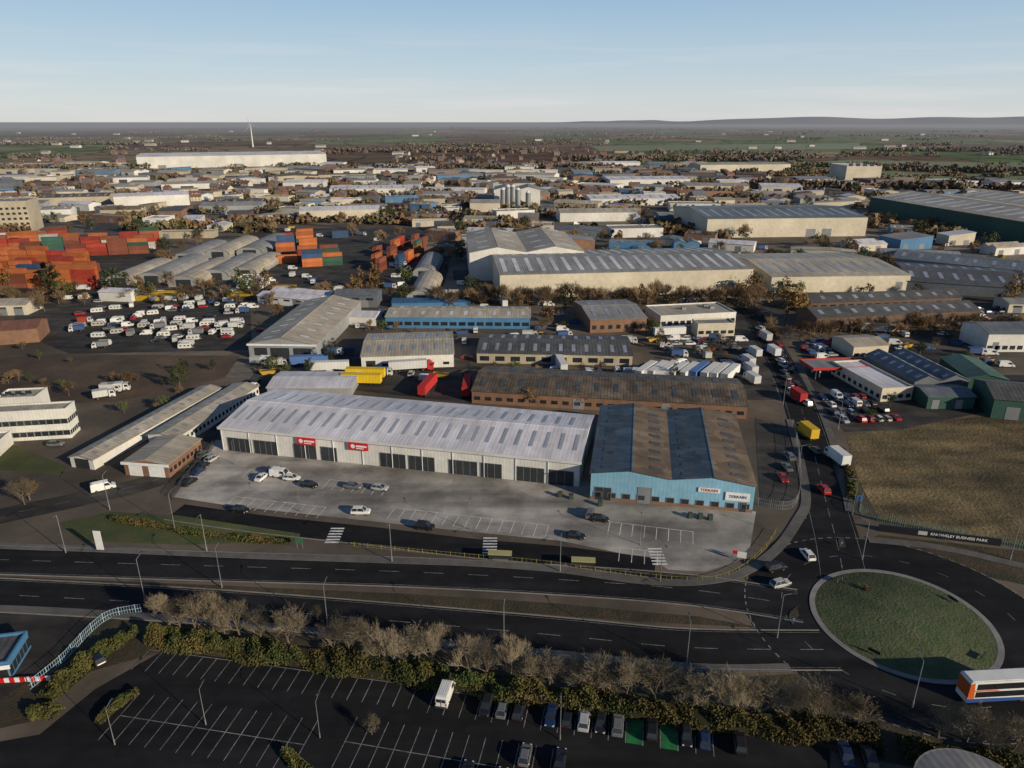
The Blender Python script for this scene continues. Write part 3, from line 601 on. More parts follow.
def car_t(col,style=0,single=False,nm='parked_car'):
    P=paint(col,.3); b=MB()
    if style==0: st=[(-2.1,.66,.42,.74),(-2.02,.84,.28,.9),(-1.2,.9,.2,.96),(0,.9,.2,.94),(1.1,.89,.2,.9),(1.8,.85,.25,.78),(2.1,.66,.38,.62)]; base=(-1.95,1.15,.8);top=(-1.5,.3,.62);zt=1.47
    elif style==1: st=[(-2.3,.66,.42,.8),(-2.2,.86,.28,.92),(-1.2,.91,.2,.96),(0,.91,.2,.94),(1.1,.9,.2,.9),(2.0,.85,.25,.78),(2.3,.66,.38,.62)]; base=(-1.6,1.15,.8);top=(-.95,.35,.62);zt=1.42
    else: st=[(-2.2,.7,.5,.95),(-2.15,.9,.35,1.05),(-1.2,.94,.28,1.1),(0,.94,.28,1.08),(1.1,.93,.28,1.05),(2.0,.88,.3,.98),(2.2,.7,.45,.8)]; base=(-2.05,1.2,.84);top=(-1.75,.45,.68);zt=1.72
    loft(b,st); z0=st[3][3]-.04
    b.add([(top[0],-top[2],zt),(top[1],-top[2],zt),(top[1],top[2],zt),(top[0],top[2],zt),(top[0]+.06,-top[2]+.08,zt+.05),(top[1]-.06,-top[2]+.08,zt+.05),(top[1]-.06,top[2]-.08,zt+.05),(top[0]+.06,top[2]-.08,zt+.05)],[(0,1,5,4),(1,2,6,5),(2,3,7,6),(3,0,4,7),(4,5,6,7)])
    for s_ in (-1,1):
        b.cyl((base[0],s_*base[2],z0),(top[0],s_*top[2],zt),.05,.04,4); b.cyl((base[1],s_*base[2],z0),(top[1],s_*top[2],zt),.05,.04,4)
        xm=(top[0]+top[1])/2; b.cyl((xm,s_*(base[2]+.0),z0),(xm,s_*top[2],zt),.05,.04,4)
        b.box((.75,s_*.93-.08,z0-.02),(.95,s_*.93+.08,z0+.12))
    g=MB(); g.add([(base[0],-base[2],z0),(base[1],-base[2],z0),(base[1],base[2],z0),(base[0],base[2],z0),(top[0],-top[2],zt),(top[1],-top[2],zt),(top[1],top[2],zt),(top[0],top[2],zt)],[(0,1,5,4),(1,2,6,5),(2,3,7,6),(3,0,4,7)])
    pa=[('body',b,[P]),('windows',g,[M['glass']])]+wheels((-1.3,1.32),.88)
    L_=st[-1][0]
    for s_ in(-1,1):
        h=MB(); h.box((L_-.2,s_*.6-.14,.58),(L_-.01,s_*.6+.14,.7)); pa.append(('headlight',h,[M['lamp_w']]))
        h=MB(); h.box((-L_+.02,s_*.62-.12,.68),(-L_+.12,s_*.62+.12,.82)); pa.append(('tail_light',h,[M['lamp_r']]))
    return T_(nm,pa,single)
def van_t(col,single=False,L=5.4,Hh=2.3,nm='parked_van'):
    P=paint(col,.35); b=MB(); h=L/2
    pts=[(-h,.35),(-h+.05,Hh-.25),(-h+.2,Hh-.05),(-h+.5,Hh),(h-1.9,Hh),(h-1.5,Hh-.1),(h-.85,1.25),(h-.1,1.0),(h,.75),(h,.35)]
    tw=[.95,.86,.82,.8,.8,.84,.93,.9,.88,.88]
    b.extr(pts,1,tw=tw)
    for y in (-.45,-.15,.15,.45): b.box((-h+.6,y-.03,Hh),(h-2.1,y+.03,Hh+.03))
    for s_ in(-1,1): b.box((h-1.2,s_*1.05-.1,1.3),(h-1.05,s_*1.05+.1,1.6))
    g=MB(); 
    g.add([(h-1.52,-.74,Hh-.12),(h-.88,-.84,1.3),(h-.88,.84,1.3),(h-1.52,.74,Hh-.12)],[(0,1,2,3)])
    g.v=[(v[0]+.05,v[1],v[2]+.03) for v in g.v]
    for s_ in (-1,1):
        g.add([(h-2.4,s_*.975,1.35),(h-1.05,s_*.955,1.35),(h-1.5,s_*.92,Hh-.3),(h-2.4,s_*.92,Hh-.3)],[(0,1,2,3)])
        g.box((-h-.02,s_*.42-.3,1.35),(-h+.06,s_*.42+.3,1.9))
    k=MB(); k.box((-h-.1,-.9,.35),(-h+.02,.9,.6)); k.box((h-.05,-.85,.35),(h+.08,.85,.65)); k.box((-h-.03,-.02,.6),(-h+.04,.02,Hh-.3))
    pa=[('body',b,[P]),('windows',g,[M['glass']]),('bumper',k,[M['darksteel']])]+wheels((-h+1.1,h-1),.95)
    for s_ in(-1,1):
        t=MB(); t.box((-h-.03,s_*.82-.06,.8),(-h+.05,s_*.82+.06,1.25)); pa.append(('tail_light',t,[M['lamp_r']]))
    return T_(nm,pa,single)
def box_t(col,L=7.5,Hh=3.6,cab=(.6,.6,.6),nm='box_lorry',single=True):
    b=MB(); b.box((-L/2,-1.25,1.0),(L/2-2.1,1.25,Hh)); b2=MB(); b2.box((-L/2,-.5,.6),(L/2-.2,.5,.98))
    c=MB(); x1=L/2; c.extr([(x1-1.9,.5),(x1-1.9,2.7),(x1-.5,2.75),(x1-.08,1.7),(x1,.5)],1.15)
    g=MB(); g.add([(x1-.46,-1,2.65),(x1-.07,-1.05,1.75),(x1-.07,1.05,1.75),(x1-.46,1,2.65)],[(0,1,2,3)]); g.v=[(v[0]+.05,v[1],v[2]) for v in g.v]
    for s_ in(-1,1): g.add([(x1-1.5,s_*1.165,1.7),(x1-.3,s_*1.165,1.7),(x1-.6,s_*1.165,2.45),(x1-1.5,s_*1.165,2.45)],[(0,1,2,3)])
    return T_(nm,[('cargo_box',b,[mat('box_side',col,tuple(q*.85 for q in col),obj=True,stripe=(0,1.2,.08))]),('chassis',b2,[M['darksteel']]),('cab',c,[paint(cab)]),('windows',g,[M['glass']])]+wheels((-L/2+1.3,L/2-1.1),1.2,.48,.3),single)
def artic_t(col,cab=None,single=True,nm='semi_trailer'):
    b=MB(); b.box((-6.8,-1.27,1.2),(6.8,1.27,4.1)); b2=MB(); b2.box((-6.6,-.45,.8),(6.2,.45,1.18)); b2.box((3.4,-.8,.0),(3.6,-.6,1)); b2.box((3.4,.6,.0),(3.6,.8,1))
    pa=[('cargo_box',b,[mat('trailer_side',col,tuple(q*.88 for q in col),obj=True,stripe=(0,1.1,.1))]),('chassis',b2,[M['darksteel']])]+wheels((-5.6,-4.3,-3),1.2,.5,.35)
    if cab:
        c=MB(); c.extr([(7,.5),(7,3.5),(8,3.7),(9,2.9),(9.2,1.8),(9.25,.5)],1.22); c.box((4.6,-.5,.6),(7,.5,1.1))
        g=MB(); g.add([(9.05,-1.1,2.85),(9.25,-1.1,1.85),(9.25,1.1,1.85),(9.05,1.1,2.85)],[(0,1,2,3)])
        for s_ in(-1,1): g.add([(7.8,s_*1.235,1.9),(9,s_*1.235,1.9),(8.9,s_*1.235,2.8),(7.8,s_*1.235,2.8)],[(0,1,2,3)])
        pa+=[('cab',c,[paint(cab)]),('windows',g,[M['glass']])]+wheels((8.2,5.4),1.2,.5,.35)
    return T_(nm,pa,single)
def caravan_t(col,single=True):
    b=MB(); b.extr([(-3,.5),(-3.1,1.2),(-2.8,2.5),(-2.3,2.7),(2.3,2.7),(2.9,2.2),(3.1,1.1),(2.9,.5)],1.12); b.box((3,-.05,.45),(4.1,.05,.55)); g=MB()
    for s_ in(-1,1):
        for x in(-2.2,-.3,1.4): g.box((x,s_*1.125-.01,1.4),(x+1,s_*1.125+.01,2))
    g.box((3,-.7,1.3),(3.12,.7,2)); 
    return T_('caravan',[('body',b,[paint(col,.4)]),('window',g,[M['glass']])]+wheels((0,),1.05,.3,.2),single)
def container_t(col):
    m=mat('container_paint',col,tuple(q*.7 for q in col),sc_=.5,obj=True,stripe=(0,.55,.35),rough=.6,rnd=.35); e=mat('container_edge',tuple(q*.75 for q in col))
    b=MB(); b.box((-6,-1.15,.12),(6,1.15,2.5)); 
    for s_ in(-1,1):
        b.box((-6.1,s_*1.22-.08,0),(6.1,s_*1.22+.0,.16),1);b.box((-6.1,s_*1.16-.06,2.44),(6.1,s_*1.16+.06,2.59),1)
        for x in(-6.1,5.95): b.box((x,s_*1.14-.08,.16),(x+.15,s_*1.14+.08,2.44),1)
    for y in(-.8,-.3,.3,.8): b.cyl((6.08,y,.3),(6.08,y,2.4),.03,.03,4,1)
    return ('shipping_container',[('shipping_container',b.mesh('shipping_container',[m,e]),[])])
def skip_t(col):
    b=MB(); b.add([(-1.9,-.9,.1),(1.9,-.9,.1),(1.9,.9,.1),(-1.9,.9,.1),(-2.8,-1.1,1.5),(2.8,-1.1,1.5),(2.8,1.1,1.5),(-2.8,1.1,1.5)],[(0,3,2,1),(0,1,5,4),(1,2,6,5),(2,3,7,6),(3,0,4,7)])
    f=MB(); f.add([(-2.5,-1,1.3),(2.5,-1,1.2),(2.5,1,1.3),(-2.5,1,1.25),(0,0,1.9)],[(0,1,4),(1,2,4),(2,3,4),(3,0,4)])
    return T_('skip',[('skip',b,[paint(col)]),('load',f,[M['soil']])],True)
def dd_bus():
    r=MB(); wht=paint((.7,.7,.68)); r.extr([(-5.6,.35),(-5.6,4.0),(-5.4,4.25),(5.3,4.25),(5.5,4.1),(5.6,2.4),(5.62,.35)],1.27)
    root=[('body',r,[wht])]
    bg_=mat('bus_glass',(.008,.009,.011),(.012,.013,.015),rough=.5,spec=.2)
    s=MB(); 
    for s_ in(-1,1):
        s.quad((-5.6,s_*1.285,.35),(5.6,s_*1.285,.35),(5.6,s_*1.285,.95),(-5.6,s_*1.285,1.1))
    root.append(('blue_skirt',s,[paint((.03,.08,.3))]))
    s=MB()
    for s_ in(-1,1): s.add([(-5.6,s_*1.29,1.15),(-4.5,s_*1.29,1.12),(-4.9,s_*1.29,4.1),(-5.6,s_*1.29,3.9)],[(0,1,2,3)]); s.quad((-4.7,s_*1.29,2.44),(-.5,s_*1.29,2.44),(-1.2,s_*1.29,2.66),(-4.7,s_*1.29,2.66))
    s.quad((-5.62,-1.27,1.3),(-5.62,1.27,1.3),(-5.62,1.27,3.9),(-5.62,-1.27,3.9))
    root.append(('orange_panel',s,[paint((.55,.11,.02))]))
    for z0,z1 in ((1.3,2.36),(2.76,3.86)):
        for s_ in(-1,1):
            for k in range(7):
                g=MB(); x=-4.4+k*1.42; g.box((x,s_*1.3-.02,z0),(x+1.36,s_*1.3+.02,z1)); root.append(('window',g,[bg_]))
        g=MB(); g.box((5.52,-1.1,z0),(5.68,1.1,z1)); root.append(('windscreen',g,[bg_]))
    s=MB(); s.box((-5.2,-1.1,4.26),(5.1,1.1,4.34)); root.append(('roof',s,[wht]))
    return T_('double_decker_bus',root+wheels((-3.2,3.6),1.28,.48,.3))
COL={'white':(.72,.72,.71),'silver':(.4,.41,.42),'grey':(.14,.145,.15),'black':(.015,.015,.018),'blue':(.03,.08,.25),'red':(.4,.02,.02),'dark blue':(.015,.03,.09),'green':(.03,.12,.06)}
_tc={}
def tcache(k,fn):
    if k not in _tc: _tc[k]=fn()
    return _tc[k]
def car(x,y,heading,colour,where,near_=True,style=None,group=None,cat_='car',name='parked_car',s=1):
    p=G(x,y) if not isinstance(x,Vector) else x
    st=R.choice((0,0,1,2)) if style is None else style
    t=tcache(('car',colour,st,near_,name),lambda:car_t(COL[colour],st,not near_,name))
    kind=('hatchback','saloon car','tall family car')[st]
    return spawn(t,(p.x,p.y,.09),heading,f'{colour} {kind} {where}',cat_,group or 'cars '+where,s)
def van(x,y,heading,colour,where,near_=True,group=None,s=1):
    p=G(x,y) if not isinstance(x,Vector) else x
    t=tcache(('van',colour,near_),lambda:van_t(COL[colour],not near_))
    return spawn(t,(p.x,p.y,.09),heading,f'{colour} panel van {where}','van',group or 'vans '+where,s)
def dirpx(a,b): d=G(*b)-G(*a); return math.atan2(d.y,d.x)
ya=dirpx((223,450),(579,487))
for x,y,c,h in ((205,457,'grey',1.2),(212,461,'silver',1.2),(203,468,'black',1.3),(199,473,'dark blue',1.3),(190,484,'black',1.2),(241,512,'black',ya),(262,479,'white',ya+PI/2),(273,472,'silver',ya+PI/2),(380,490,'silver',ya),(361,514,'white',ya+.2),(353,488,'grey',ya),(425,529,'black',ya),(575,538,'black',ya),(590,516,'grey',ya+PI/2),(600,521,'black',ya),(310,487,'black',ya),(292,480,'white',ya+.1)):
    car(x,y,h,c,'parked on the pale yard by the white retail warehouse')
van(104,490,dirpx((92,492),(118,486)),'white','driving past the annexe of the twin narrow sheds')
van(281,477,ya,'white','parked on the pale yard by the white retail warehouse')
A,d,nn,kk=r2; ba=math.atan2(d.y,d.x)
cs=['black','grey','black','dark blue','black','silver','black','grey','black','black','dark blue','black','grey','black']
for i,k in enumerate((3,4,5,7,8,9,10,11,13,15,16,18)):
    car(A+d*2.5*(k+.5)+nn*2.3,0,ba+PI/2*(1 if i%3 else -1),cs[i],'in the bay row below the hedge',s=.92)
A,d,nn,kk=r4
for i,k in enumerate((7,9,11,13,14)): car(A+d*2.5*(k+.5)+nn*2.3,0,ba+PI/2,cs[i+2],'at the bottom edge of the car park',s=.92)
for i,k in enumerate((10,12)): car(A+d*2.5*(k+.5)-nn*2.3,0,ba+PI/2,('grey','black')[i],'in the bottom bay row of the car park',s=.92)
van(446,697,ba+PI/2,'white','parked at the head of the bay row below the hedge')
car(98,662,ba+2.6,'black','on the car park entrance lane')
car(845,757,ba+PI/2,'dark blue','beside the bottom right hedge'); car(868,762,ba+PI/2,'black','beside the bottom right hedge'); 
spawn(dd_bus(),G(994,697)+Vector((0,0,.1)),dirpx((957,694),(1030,690)),'white double decker bus with orange tail and blue skirt on roundabout exit','bus')
car(780,586,dirpx((770,588),(790,583)),'silver','approaching the roundabout from the left'); car(775,570,.3,'black','approaching the roundabout from the left'); car(807,557,PI/2+.1,'white','leaving the roundabout up the estate road')
for x,y,h,c in ((815,452,1.75,'grey'),(806,405,1.8,'white'),(786,388,1.8,'black'),(780,362,1.9,'white'),(823,492,1.65,'red'),(770,350,1.9,'silver'),(760,330,2,'white')): car(x,y,h,c,'driving on the estate road')
for c,cb_,x,y,lab in (((.7,.7,.7),(.6,.6,.6),836,462,'white lorry on the estate road above the roundabout'),((.65,.4,.03),(.65,.4,.03),806,436,'yellow lorry on the estate road beside the brown shed'),((.4,.03,.03),(.5,.5,.5),796,400,'red lorry on the estate road below the red canopy'),((.7,.7,.7),(.05,.1,.3),772,355,'white lorry with blue cab on the upper estate road'),((.5,.5,.5),(.5,.1,.05),764,340,'grey lorry with red cab on the upper estate road')):
    spawn(box_t(c,8.5,3.8,cb_),G(x,y)+Vector((0,0,.08)),PI/2+.15,lab,'lorry')
def lot(poly_px,ang,dx,dy,fn,p=.8,jit=.3):
    P=[G(*q) for q in poly_px]; ca,sa=math.cos(ang),math.sin(ang)
    Lc=[(q.x*ca+q.y*sa,-q.x*sa+q.y*ca) for q in P]
    x0=min(q[0] for q in Lc);x1=max(q[0] for q in Lc);y0=min(q[1] for q in Lc);y1=max(q[1] for q in Lc)
    y=y0; 
    while y<y1:
        x=x0
        while x<x1:
            inside=False; j=len(Lc)-1
            for i in range(len(Lc)):
                if (Lc[i][1]>y)!=(Lc[j][1]>y) and x<(Lc[j][0]-Lc[i][0])*(y-Lc[i][1])/(Lc[j][1]-Lc[i][1])+Lc[i][0]: inside=not inside
                j=i
            if inside and R.random()<p:
                xx=x+R.uniform(-jit,jit);yy=y+R.uniform(-jit,jit)
                w=Vector((xx*ca-yy*sa,xx*sa+yy*ca,0))
                if not inb(w,1.5): fn(w,ang)
            x+=dx
        y+=dy
def inb(w,mg=0):
    for A,an,L,D in BOX:
        q=w-A; lx=q.x*math.cos(an)+q.y*math.sin(an); ly=-q.x*math.sin(an)+q.y*math.cos(an)
        if -mg<lx<L+mg and -mg<ly<D+mg: return True
    return False
tw_=artic_t((.7,.7,.68)); ty=artic_t((.75,.5,.02)); tr=artic_t((.5,.03,.03)); tb=artic_t((.1,.2,.45)); trc=artic_t((.6,.6,.6),(.5,.03,.03),nm='articulated_lorry')
for i in range(9):
    p=G(646+i*10.5,376+i*.4); spawn(tw_ if i!=5 else tb,p+Vector((R.uniform(-.3,.3),R.uniform(-1,1),.06)),PI/2-.6,('white' if i!=5 else 'blue')+' semi trailer in the row behind the brown shed','trailer','semi trailers in the row behind the brown shed')
spawn(ty,G(362,385),ya+.15,'yellow semi trailer behind the white retail warehouse','trailer','yellow semi trailers'); spawn(ty,G(366,379),ya+.15,'yellow semi trailer behind the white retail warehouse','trailer','yellow semi trailers')
spawn(tr,G(428,391),PI/2-.2,'red semi trailer behind the white retail warehouse','trailer')
spawn(tr,G(467,392),PI/2,'red semi trailer at the left end of the brown shed','trailer')
spawn(trc,G(408,371),.2,'red cabbed articulated lorry left of the dark roofed brick unit','lorry'); spawn(tw_,G(330,372),.1,'white semi trailer behind the low pale roofed shed','trailer'); spawn(tb,G(310,366),.1,'blue semi trailer behind the low pale roofed shed','trailer')
def rc(where,pal=('white','silver','grey','black','blue','red','dark blue','grey','black'),vans=.15):
    def fn(w,ang):
        h=ang+R.choice((0,PI))+R.uniform(-.05,.05)
        if R.random()<vans: van(w,0,h,'white',where,False)
        else: car(w,0,h,R.choice(pal),where,False)
    return fn
lot([(818,395),(865,395),(905,425),(850,430),(830,420)],PI/2+.1,6.0,2.7,rc('in the car lot below the red canopy'),.85)
lot([(885,362),(897,356),(905,375),(890,380)],PI/2,6,2.7,rc('beside the grey ridged unit'),.7)
lot([(800,343),(840,341),(848,358),(812,362)],.1,5.4,3.0,rc('in the lot above the red canopy'),.75)
lot([(775,345),(783,345),(800,392),(790,392)],PI/2+.2,6,3,rc('parked along the estate road verge'),.8)
lot([(652,340),(742,338),(745,352),(655,352)],.05,5.5,3.4,rc('in the central car park behind the brown shed'),.8)
lot([(735,350),(755,350),(768,385),(755,392)],PI/2+.2,9,4,lambda w,a:spawn(tcache(('lorry',1),lambda:box_t((.62,.62,.62),8,3.6)),w,a,'white box lorry in the estate road lorry park','lorry','box lorries in the estate road lorry park'),.6)
lot([(635,250),(700,248),(700,240),(640,240)],0,5.5,5,rc('behind the long tan warehouse'),.5)
lot([(756,425),(795,440),(800,480),(762,480)],PI/2,6,3,rc('in the side yard right of the blue gabled warehouse',vans=.2),.2)
lot([(905,300),(1020,310),(1020,330),(985,335)],.1,5.4,4,rc('near the brick terrace units'),.35)
lot([(0,440),(60,442),(70,452),(0,456)],.1,6,5,rc('in front of the white office block'),.3)
lot([(240,378),(262,378),(240,420),(228,420)],PI/2-.3,6,3,rc('between the narrow sheds and white retail warehouse'),.5)
cw=caravan_t((.66,.65,.61)); cg=caravan_t((.4,.38,.33)); bxw=box_t((.55,.55,.53),6.5,3.1); bxb=box_t((.05,.1,.25),6.5,3.0); bxg=box_t((.2,.21,.22),6.5,3.0); bxr=box_t((.4,.05,.03),6.5,3.0)
sk_b=skip_t((.05,.12,.3)); sk_y=skip_t((.5,.33,.04))
def cy(w,ang):
    # tight clusters with lanes between them
    if math.sin(w.x*.17+math.sin(w.y*.09)*2)+math.sin(w.y*.13+1)<-.45: return
    r=R.random(); h=ang+R.choice((0,PI,0,PI,PI/2))+R.uniform(-.2,.2)
    wh='in the crowded caravan yard'
    if r<.22: spawn(cw,w,h,'white caravan '+wh,'caravan','caravans in the crowded yard',.82)
    elif r<.3: spawn(cg,w,h,'cream caravan '+wh,'caravan','caravans in the crowded yard',.82)
    elif r<.37: spawn(bxw,w,h,'white box lorry '+wh,'lorry','box lorries in the crowded yard',.9)
    elif r<.42: spawn(bxb,w,h,'blue box lorry '+wh,'lorry','box lorries in the crowded yard',.9)
    elif r<.48: spawn(bxg,w,h,'grey box lorry '+wh,'lorry','box lorries in the crowded yard',.9)
    elif r<.51: spawn(bxr,w,h,'red box lorry '+wh,'lorry','box lorries in the crowded yard',.9)
    elif r<.66: van(w,0,h,'white',wh,False,s=.9)
    else: car(w,0,h,R.choice(('blue','grey','red','black','silver','white','black','dark blue')),wh,False)
lot([(75,308),(245,303),(248,330),(72,332)],.25,6.6,3.8,cy,.7,.6)
lot([(85,334),(240,333),(234,352),(100,354)],.2,6.6,4.0,cy,.55,.7)
lot([(180,291),(300,288),(320,303),(180,304)],.1,8,6,cy,.45,1.3)
lot([(30,292),(180,290),(180,304),(30,304)],.1,9,7,cy,.3,1.3)
lot([(325,322),(385,322),(385,332),(345,345)],.1,9,6,cy,.4,1.1)
for i,(x,y) in enumerate(((112,392),(120,391),(105,398))): spawn(bxw,G(x,y),.1+i*.2,'white box lorry on the bare soil patch','lorry','box lorries on the bare soil patch')
CC={'red':(.44,.06,.035),'orange':(.54,.16,.05),'rust brown':(.26,.08,.05),'blue':(.05,.11,.24),'green':(.05,.13,.09),'white':(.5,.5,.47),'yellow':(.62,.4,.04)}
CT={k:container_t(v) for k,v in CC.items()}
def stack(pal,mx,where,cnt,turn=0):
    def fn(w,ang):
        hN=R.choice(mx); c=R.choice(pal); 
        for k in range(hN):
            if cnt[0]<=0: return
            cnt[0]-=1
            if R.random()<.35: c=R.choice(pal)
            lv=('ground','second','third','fourth','fifth')[k]
            spawn(CT[c],(w.x,w.y,.06+2.6*k),ang+R.uniform(-.015,.015),f'{c} shipping container on {lv} tier {where}','shipping container','shipping containers '+where)
    return fn
rp=['red','red','orange','orange','orange','orange','rust brown','rust brown','blue']
lot([(-15,266),(72,262),(98,274),(95,290),(-15,292)],-.05,12.6,11,stack(rp,(2,3,4,4,5),'in the red container yard',[105]),.95,.2)
lot([(-15,246),(148,238),(156,254),(60,260),(-15,264)],.25,12.8,17,stack(rp+['green','white'],(3,4,4,5),'in the red container yard',[105]),.92,.4)
mp_=['red','orange','rust brown','red','orange','orange','blue','blue','rust brown','green']
lot([(268,238),(345,234),(350,262),(300,272),(268,264)],.3,13.5,16,stack(mp_,(2,3,3,4),'in the mixed container yard',[50]),.7,1)
lot([(368,242),(427,238),(427,286),(385,286)],PI/2-.2,13.5,8,stack(mp_,(1,2,3,3),'in the mixed container yard',[35]),.5,1)
for x,y in ((150,300),(163,300),(172,298),(240,296),(285,290),(165,296),(278,296)):
    p=G(x,y); spawn(CT['yellow'],p,.1,'yellow container standing alone near the barrel-roofed sheds','shipping container','yellow containers')
# ---------------------------------------------------------------- trees
def rv(r=R):
    while 1:
        v=Vector((r.uniform(-1,1),r.uniform(-1,1),r.uniform(-1,1)))
        if .05<v.length<1: return v.normalized()
def bare_tree(seed,h=9,tw=4,thick=1,tm='twig'):
    r=random.Random(seed); tr=MB(); cr=MB()
    def br(p,d,l,rad,lev):
        n=2 if lev<3 else 1; q=p; dd_=d
        for i in range(n):
            dd_=(dd_+rv(r)*.15+Vector((0,0,.12))).normalized(); q2=q+dd_*l/n
            r0=rad*(1-.35*i/n);r1=rad*(1-.35*(i+1)/n)
            if lev<3: (tr if lev<2 else cr).cyl(q,q2,r0*(1 if lev<2 else thick),r1*(1 if lev<2 else thick),5 if lev<2 else 3,0,False)
            else:
                s=dd_.orthogonal().normalized()*max(rad,.011)*1.35*thick
                cr.add([q-s,q+s,q2],[(0,1,2)])
            q=q2
        if lev>=5: return
        k=(7,6,5,4,tw)[lev] if tw>3 else (6,5,4,4,tw)[lev]
        for j in range(k):
            nd=(dd_*(.8 if lev else .4)+rv(r)*.82+Vector((0,0,.33))).normalized()
            st=p+(q-p)*(r.uniform(.45,1) if lev else r.uniform(.5,1))
            br(st,nd,l*r.uniform(.6,.82),rad*.52,lev+1)
    br(Vector((0,0,0)),Vector((0,0,1)),h*.33,h*.021,0)
    return ('bare_tree',[('trunk',tr.mesh('trunk',[M['trunk']])),('crown',cr.mesh('crown',[M[tm]]))])
def leafy(seed,h,w,mt,nc=26,nl=34,ls=.45,name='tree',low=.25):
    r=random.Random(seed); tr=MB(); cr=MB()
    tr.cyl((0,0,0),(0,0,h*.55),h*.03,h*.015,6); 
    for i in range(4):
        d=rv(r); tr.cyl((0,0,h*(.25+.08*i)),(d.x*w*.4,d.y*w*.4,h*(.5+.09*i)),h*.013,h*.005,4)
    for i in range(nc):
        d=rv(r)*r.uniform(.35,1.05)**.6
        c=Vector((d.x*w/2*r.uniform(.7,1.1),d.y*w/2*r.uniform(.7,1.1),h*(low+(1-low)/2)+d.z*h*(1-low)/2))
        cr_=w*r.uniform(.12,.24)
        for j in range(nl):
            p=c+rv(r)*cr_*r.uniform(.3,1); a=rv(r)*ls*r.uniform(.5,1.1); b_=a.cross(rv(r)); b_=b_.normalized()*ls*.7 if b_.length>.01 else Vector((ls,0,0))
            cr.add([p-a,p-b_*.6,p+a,p+b_*.6],[(0,1,2,3)])
    return (name,[('trunk',tr.mesh('trunk',[M['trunk']])),('crown',cr.mesh('crown',[mt]))])
BT=[bare_tree(s,9.8) for s in (1,2,3,4,5)]
BF=[bare_tree(s,10,3,2.4,'twig_brown') for s in (11,12,13)]
gr='bare trees along the car park hedge'
tp=[(172,626),(184,630),(198,632),(212,634),(228,636),(243,638),(262,642),(292,648),(338,655),(350,657),(364,659),(378,661),(396,663),(416,665),(434,667),(472,677),(490,680),(508,682),(530,687),(550,691),(572,693),(590,695),(606,697),(628,701),(652,705),(676,709),(696,712),(715,715),(738,719),(760,721),(786,723),(812,726),(836,729),(856,732)]
for i,(x,y) in enumerate(tp):
    s=R.uniform(.75,1.02); spawn(BT[i%5],G(x+R.uniform(-3,3),y+R.uniform(-2,2)),R.uniform(0,6),'bare grey-twigged tree in the row along the car park hedge','tree',gr,(s*.95,s*.95,s*1.05))
for i,(x,y,s) in enumerate(((938,738,.7),(965,745,.8),(990,752,.8),(1014,750,.7),(25,505,.8),(372,735,.4),(318,620,.35))):
    spawn(BT[i%5],G(x,y),R.uniform(0,6),'bare tree '+('beside the round kiosk' if x>900 else 'at the left junction' if x<100 else 'alone on a car park island' if y>700 else 'alone on the road verge'),'tree','single bare trees',s)
LT={'brown':[leafy(s,9,8,M['leaf_brown'],name='autumn_tree',ls=.35,nl=44) for s in (21,22)],'gold':[leafy(s,8,7,M['leaf_gold'],name='autumn_tree',ls=.35,nl=44) for s in (31,32)],'green':[leafy(s,9,7,M['leaf_green'],name='green_tree',ls=.35,nl=44) for s in (41,42)],'dark':[leafy(s,10,7,M['leaf_dark'],name='evergreen_tree',ls=.35,nl=44) for s in (51,52)]}
FTt={k:[leafy(s,9,9,M[m],nc=18,nl=22,ls=.7,name='distant_tree') for s in (61,62,63)] for k,m in (('brown','leaf_brown'),('green','leaf_green'),('dark','leaf_dark'),('gold','leaf_gold'))}
def tree(x,y,k,s,where=None):
    p=G(x,y); d=p.y; T=(LT if d<300 else FTt)[k]; bare=(k=='brown' and R.random()<.7)
    if bare: T=BF
    lab='bare brown tree' if bare else {'brown':'brown autumn tree','gold':'golden autumn tree','green':'green leafy tree','dark':'dark evergreen tree'}[k]
    spawn(T[R.randrange(len(T))],p,R.uniform(0,6),lab+' near '+(where or near(p)),'tree','trees of the estate',(s*R.uniform(.85,1.2),s*R.uniform(.85,1.2),s*R.uniform(.8,1.2)))
for x,y,k,s in ((785,320,'gold',1.7),(800,318,'gold',1.2),(583,407,'gold',.8),(530,405,'gold',.8),(30,500,'brown',.7),(10,300,'brown',1.2),(45,312,'brown',1),(10,288,'gold',1.2),(65,300,'green',1),(1010,345,'gold',1),(1015,305,'gold',1.3),(355,300,'gold',1.3),(372,292,'brown',1.4),(405,302,'green',.9),(545,330,'brown',.9),(550,322,'brown',.8),(652,335,'green',.8),(740,300,'gold',1),(870,420,'green',.5),(885,425,'green',.4),(915,335,'brown',1),(180,388,'green',.9),(150,300,'green',1),(185,375,'dark',.6)):
    tree(x,y,k,s)
for i in range(56):
    x=432+i*6+R.uniform(-3,3); spawn(BF[i%3],G(x,306+R.uniform(-4,3)),R.uniform(0,6),'bare brown tree in the line before the long tan warehouse','tree','bare tree line before the long tan warehouse',R.uniform(.9,1.4))
for i in range(26):
    x=770+i*10; spawn(BF[i%3],G(x,339+R.uniform(-3,3)-(i*.4)),R.uniform(0,6),'bare brown tree in front of the brick terrace units','tree','bare trees before the brick terrace units',R.uniform(.7,1.2))
for i in range(24):
    x=-10+i*19+R.uniform(-7,7); spawn(BF[i%3],G(x,303+R.uniform(-6,4)),R.uniform(0,6),'bare brown tree between the containers and the caravan yard','tree','bare trees between containers and caravans',R.uniform(.7,1.2))
for i in range(18):
    x=360+i*22+R.uniform(-8,8); spawn(BF[i%3],G(x,241+R.uniform(-5,4)),R.uniform(0,6),'bare brown tree behind the central warehouses','tree','bare trees behind the central warehouses',R.uniform(1,1.6))
def free(p,mg):
    for c_,r_ in zip(OCC,OCR):
        if (p-c_).length<r_+mg: return False
    return True
nt_=0
